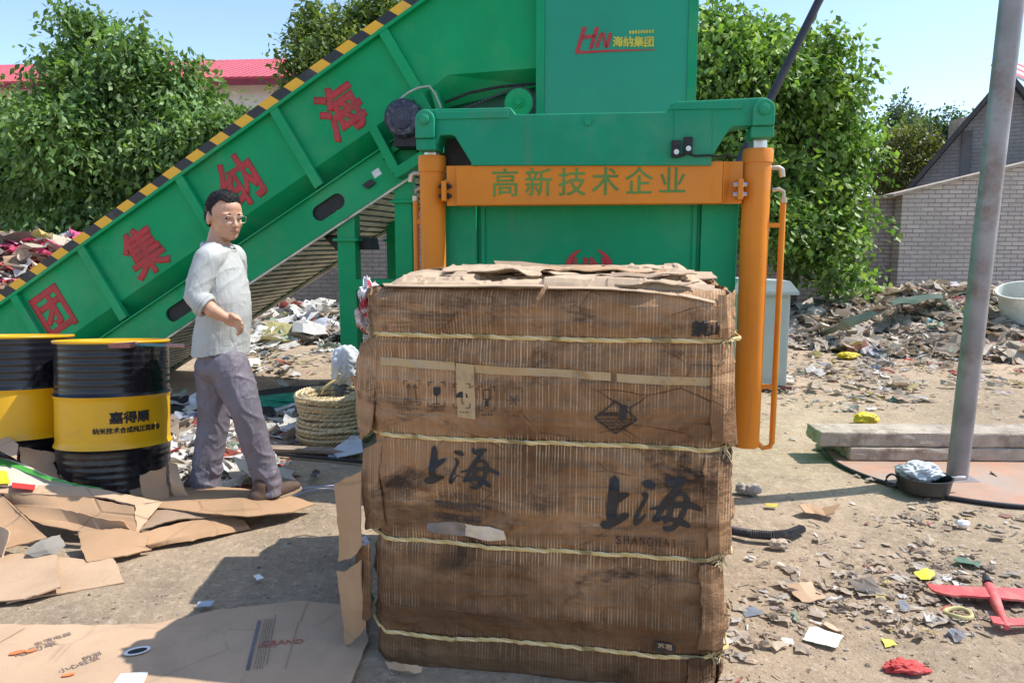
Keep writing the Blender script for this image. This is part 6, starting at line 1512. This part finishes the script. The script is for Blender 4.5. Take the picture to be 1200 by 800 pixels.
# hair
HAIR = simple('black_hair', (.012, .010, .010), .7, 0, .4, 60, .8, 160)
def hair_post(bm2):
    inv = HR.inverted(); dele = []
    for v in bm2.verts:
        q = inv @ (v.co-HC)/HS; x, y, z = q
        lim = .072 + .006*math.sin(y*90) if x > .045 else (.035 if x > .018 else (-.0 if x > -.03 else -.055))
        if abs(y) > .05 and x > .03: lim = max(lim, .05)
        if .018 < x <= .045: lim = .035 + (x-.018)/.027*.037
        if z < lim: dele.append(v)
        n_ = noise.noise(q*45)*.0022 + noise.noise(q*140)*.0018
        v.co += v.normal*n_*HS
    bmesh.ops.delete(bm2, geom=dele, context='VERTS')
hrz = voxel('hair', [he((-.008, 0, .032), (.097, .079, .097)), he((-.03, 0, .0), (.074, .0775, .078)), he((.022, 0, .078), (.062, .060, .050))], .0045, 2, HAIR, man, org, hair_post)
hr_ = hrz
sdm = hr_.modifiers.new('sol', 'SOLIDIFY'); sdm.thickness = .012; sdm.offset = -1
# short strands standing off the cap, in the same mesh
rn = random.Random(8); me = hr_.data; polys = list(me.polygons); V_ = [v.co.copy() for v in me.vertices]; F_ = [tuple(p.vertices) for p in polys]
for k in range(5200):
    p = rn.choice(polys); c = p.center + Vector((rn.uniform(-.002, .002), rn.uniform(-.002, .002), rn.uniform(-.002, .002))); d = (p.normal + Vector((rn.uniform(-.5, .9), rn.uniform(-.6, .6), rn.uniform(-.4, .9)))).normalized()
    t_2 = d.cross(Vector((rn.uniform(-1, 1), rn.uniform(-1, 1), rn.uniform(-1, 1)))).normalized()*.0011; L_ = rn.uniform(.004, .009); n0 = len(V_); V_ += [c-t_2-d*.003, c+t_2-d*.003, c+d*L_]; F_.append((n0, n0+1, n0+2))
me2 = bpy.data.meshes.new('hair'); me2.from_pydata([tuple(v) for v in V_], [], F_); me2.materials.append(HAIR); hr_.data = me2; hr_.modifiers.clear()
# eyes, brows, lips
for s_ in (-1, 1):
    m = MB(); bm2 = bmesh.new(); bmesh.ops.create_uvsphere(bm2, u_segments=16, v_segments=10, radius=1)
    m.add([H(.0835, .028*s_, -.002)-org + HR @ Vector((v.co.x*.007, v.co.y*.0145, v.co.z*.0048))*HS for v in bm2.verts], [tuple(v.index for v in f.verts) for f in bm2.faces]); bm2.free()
    m.build('eye', simple('eye_dark', (.03, .02, .018), .2), man, smooth=True)
    m = MB(); m.tube([H(.0885, .012*s_, .016)-org, H(.090, .026*s_, .020)-org, H(.083, .044*s_, .015)-org], [.0035, .0042, .002], 6); m.build('eyebrow', HAIR, man)
m = MB(); m.tube([H(.090, .022, -.0625)-org, H(.0965, .008, -.060)-org, H(.0965, -.008, -.060)-org, H(.090, -.022, -.0625)-org], [.0015, .0035, .0035, .0015], 6); m.build('lips', simple('lips', (.38, .13, .11), .5), man)
# glasses
GM = simple('glasses_metal', (.30, .26, .25), .4, .3); gg = MB()
for s_ in (-1, 1):
    loop = []
    for k in range(20):
        t = 2*math.pi*k/20; cx_ = (abs(math.cos(t))**.7)*math.copysign(1, math.cos(t)); sy_ = (abs(math.sin(t))**.7)*math.copysign(1, math.sin(t))
        loop.append(H(.104-.006*abs(cx_*.022+.032*1)*3, s_*(.032)+cx_*.0235, -.004+sy_*.0165)-org)
    gg.tube(loop, .0013, 6, True)
    gg.tube([H(.099, s_*.056, .004)-org, H(.06, s_*.081, .005)-org, H(.0, s_*.084, .004)-org, H(-.018, s_*.081, -.008)-org], .0017, 6)
gg.tube([H(.1, .009, .002)-org, H(.106, 0, .005)-org, H(.1, -.009, .002)-org], .0015, 6); gg.build('glasses', GM, man, smooth=True)
# shirt
SHIRT = simple('pale_knit', (.43, .44, .42), .85, 0, .06, 5, .25, 9)
bump(SHIRT.node_tree, SHIRT.node_tree.nodes['Principled BSDF'], nz(SHIRT.node_tree, 350, 2), .15, .002); bump(SHIRT.node_tree, SHIRT.node_tree.nodes['Principled BSDF'], nz(SHIRT.node_tree, 13, 3, .5, (1, 1, .45), 1.5), .55, .02)
def cloth_folds(v, amp, fr, seed, stretch):
    q = Vector((v.co.x*stretch[0], v.co.y*stretch[1], v.co.z*stretch[2]))*fr + Vector((seed, seed*2, 0))
    n_ = noise.noise(q) ; r_ = 1-abs(noise.noise(q*1.3+Vector((5, 0, 0))))*2
    return amp*(n_*.6 + .6*r_**3)
hemz = P_(260, 413).z; sl_end = P_(243, 360, -.225); sl_dir = (P_(265, 374, -.228)-P_(232, 352, -.215)).normalized(); nk = P_(257, 284)
def shirt_post(bm2):
    bm2.normal_update(); dele = []
    for v in bm2.verts:
        c = v.co
        if c.z < hemz + .008*math.sin(c.x*24) : dele.append(v)
        elif (c-sl_end).dot(sl_dir) > 0 and (c-sl_end).length < .14 and c.y < PY-.17: dele.append(v)
        elif (c-HC).length < .172 and c.z > P_(257, 292).z: dele.append(v)
    for v in bm2.verts:
        sh_ = (v.co + Vector((v.co.z*.8, 0, -v.co.x*.6)))
        q = sh_*1.0; a_ = .0075
        nn = noise.noise(Vector((q.x*9, q.y*9, q.z*11))); d1_ = v.co.x*.8+v.co.z*.6; d2_ = v.co.z*.8-v.co.x*.6; r_ = 1-abs(noise.noise(Vector((d2_*13+3, v.co.y*6, d1_*3.5))))*2.2; r2_ = 1-abs(noise.noise(Vector((q.x*16+q.z*9, q.y*15, q.z*22-q.x*12))))*2.2
        sleeve = 1.6 if (v.co.x < P_(243, 320).x and v.co.y < PY-.1) else 1
        v.co += v.normal*(a_*sleeve*(.25*nn + .42*max(0, r_)**3) + .001)
    bmesh.ops.delete(bm2, geom=dele, context='VERTS')
torso = []
TP = [(312, 258.5, .092, .138), (320, 260, .102, .156), (335, 262, .112, .163), (352, 264, .119, .160), (368, 264, .124, .156), (384, 261.5, .128, .155), (400, 259.5, .134, .160), (418, 258.5, .138, .165)]
for (y0, x0, a0, b0), (y1, x1, a1, b1) in zip(TP, TP[1:]):
    for f in (0, .25, .5, .75): torso.append(('e', P_(x0+(x1-x0)*f, y0+(y1-y0)*f), (a0+(a1-a0)*f, b0+(b1-b0)*f, .125)))
shirt = voxel('shirt', torso + [('c', [P_(247, 302, -.125), P_(256, 297, 0), P_(268, 302, .125)], [.062, .078, .062]),
        ('c', [P_(256, 292, 0), P_(257, 284, 0)], [.085, .072]), ('c', [P_(244, 304, -.15), P_(234, 330, -.19), P_(230, 347, -.212), P_(238, 357, -.222), P_(252, 366, -.236)], [.060, .053, .050, .047, .043]),
        ('c', [P_(272, 303, .17), P_(276, 350, .24), P_(284, 372, .21)], [.07, .055, .045])], .005, 9, SHIRT, man, org, shirt_post)
sdm = shirt.modifiers.new('sol', 'SOLIDIFY'); sdm.thickness = .006; sdm.offset = 1
m = MB(); m.tube([HC*0 + P_(257, 289) - org + Vector((.066*math.cos(R(t)), .066*math.sin(R(t)), -.014*math.cos(R(t))+.008)) for t in range(0, 360, 15)], .007, 8, True); m.build('collar', SHIRT, man, smooth=True)
m = MB(); xx = sl_dir.cross(Vector((0, 1, 0))).normalized(); yy = sl_dir.cross(xx)
for k in range(3): m.tube([sl_end - sl_dir*(.004+.016*k) - org + (xx*math.cos(R(t))+yy*math.sin(R(t)))*(.052+.004*(k % 2)) + Vector((0, 0, .002)) for t in range(0, 360, 15)], .010, 8, True)
m.build('cuff', SHIRT, man, smooth=True)
# trousers
TRS = simple('grey_trousers', (.155, .138, .165), .6, 0, .12, 6, .2, 12); bump(TRS.node_tree, TRS.node_tree.nodes['Principled BSDF'], nz(TRS.node_tree, 15, 3, .5, (1, 1, .35), 1.2), .6, .02)
def tr_post(bm2):
    bm2.normal_update(); dele = []
    for v in bm2.verts:
        c = v.co; q = c + Vector((c.z*.5, 0, 0))
        nn = noise.noise(Vector((c.x*16, c.y*12, c.z*5+2))); r_ = 1-abs(noise.noise(Vector((q.x*14+3, q.y*8, q.z*7))))*2.2; r_ = max(r_, .75*(1-abs(noise.noise(Vector((c.x*22-c.z*8, c.y*12, c.z*15))))*2.4))
        lowk = 1.5 if c.z < ZS+.22 else 1
        bunch = noise.noise(Vector((c.x*5, c.y*5, c.z*26)))*.009 if c.z < ZS+.2 else 0
        v.co += v.normal*(.0125*lowk*(.4*nn + .6*max(0, r_)**3) + bunch)
        if c.z < ZS+.055: dele.append(v)
    bmesh.ops.delete(bm2, geom=dele, context='VERTS')
trs = voxel('trousers', [('e', P_(259, 428), (.116, .150, .10)), ('e', P_(259, 412), (.108, .14, .05)),
        ('c', [P_(267, 430, -.075), P_(281, 460, -.095), P_(291, 490, -.10), P_(303, 530, -.085), P_(314, 566, -.07), P_(316, 580, -.07)], [.105, .09, .076, .068, .066, .066]),
        ('c', [P_(252, 432, .075), P_(252, 465, .075), P_(251, 495, .07), P_(243, 540, .045), P_(240, 572, .03), P_(240, 582, .03)], [.105, .09, .08, .078, .076, .074])], .0065, 2, TRS, man, org, tr_post)
sdm = trs.modifiers.new('sol', 'SOLIDIFY'); sdm.thickness = .005
# shoes
SHOE = simple('brown_suede', (.10, .062, .045), .85, 0, .3, 20, .3, 80); SOLE = simple('tan_sole', (.30, .22, .15), .8)
def shoe(c, yaw, ln, pitch=0):
    M = Matrix.Rotation(yaw, 3, 'Z') @ Matrix.Rotation(-pitch, 3, 'Y'); c = Vector(c)
    def L(x, y, z): return c + M @ Vector((x, y, z))
    pr_ = [('c', [L(-.08, 0, .045), L(-.03, 0, .05), L(.05, 0, .038), L(.12, 0, .032), L(.155, 0, .028)], [.044, .045, .040, .034, .025]), ('c', [L(.06, .012, .03), L(.13, .006, .028)], [.036, .028]), ('c', [L(-.06, 0, .06), L(-.05, 0, .10)], [.042, .044])]
    def post(bm2):
        inv = M.inverted()
        for v in bm2.verts:
            q = inv @ (v.co-c)
            if q.z < .012: q.z = .012; v.co = c + M @ q
    o = voxel('shoe', pr_, .0055, 3, SHOE, man, org, post)
    m = MB(); out = []
    for k in range(28):
        t = 2*math.pi*k/28; x = math.cos(t); y = math.sin(t); w_ = .043 if x > -.2 else .037; out.append((.036+x*.152, y*w_*(1 if x < .3 else 1.05-.25*(x-.3))))
    vs_ = [L(x, y, .0)-org for x, y in out] + [L(x, y, .014)-org for x, y in out]; n_ = len(out)
    m.add(vs_, [tuple(range(n_))[::-1], tuple(range(n_, 2*n_))] + [(i, (i+1) % n_, (i+1) % n_+n_, i+n_) for i in range(n_)]); m.build('sole', SOLE if pitch else SHOE, o)
shoe(P_(237, 586, .03).xy.to_3d() + Vector((0, 0, P_(237, 588, .03).z)), R(3), 1)
shoe(P_(318, 584, -.07).xy.to_3d() + Vector((0, 0, P_(318, 585, -.07).z)), R(48), 1, R(4))
print('BALE', BL, BR, BT, FB.o, 'man foot z', ZS, 'head', HC, 'conv ang', math.degrees(ang), 'beam', zt0, zt1, 'hopper', hl, hr)
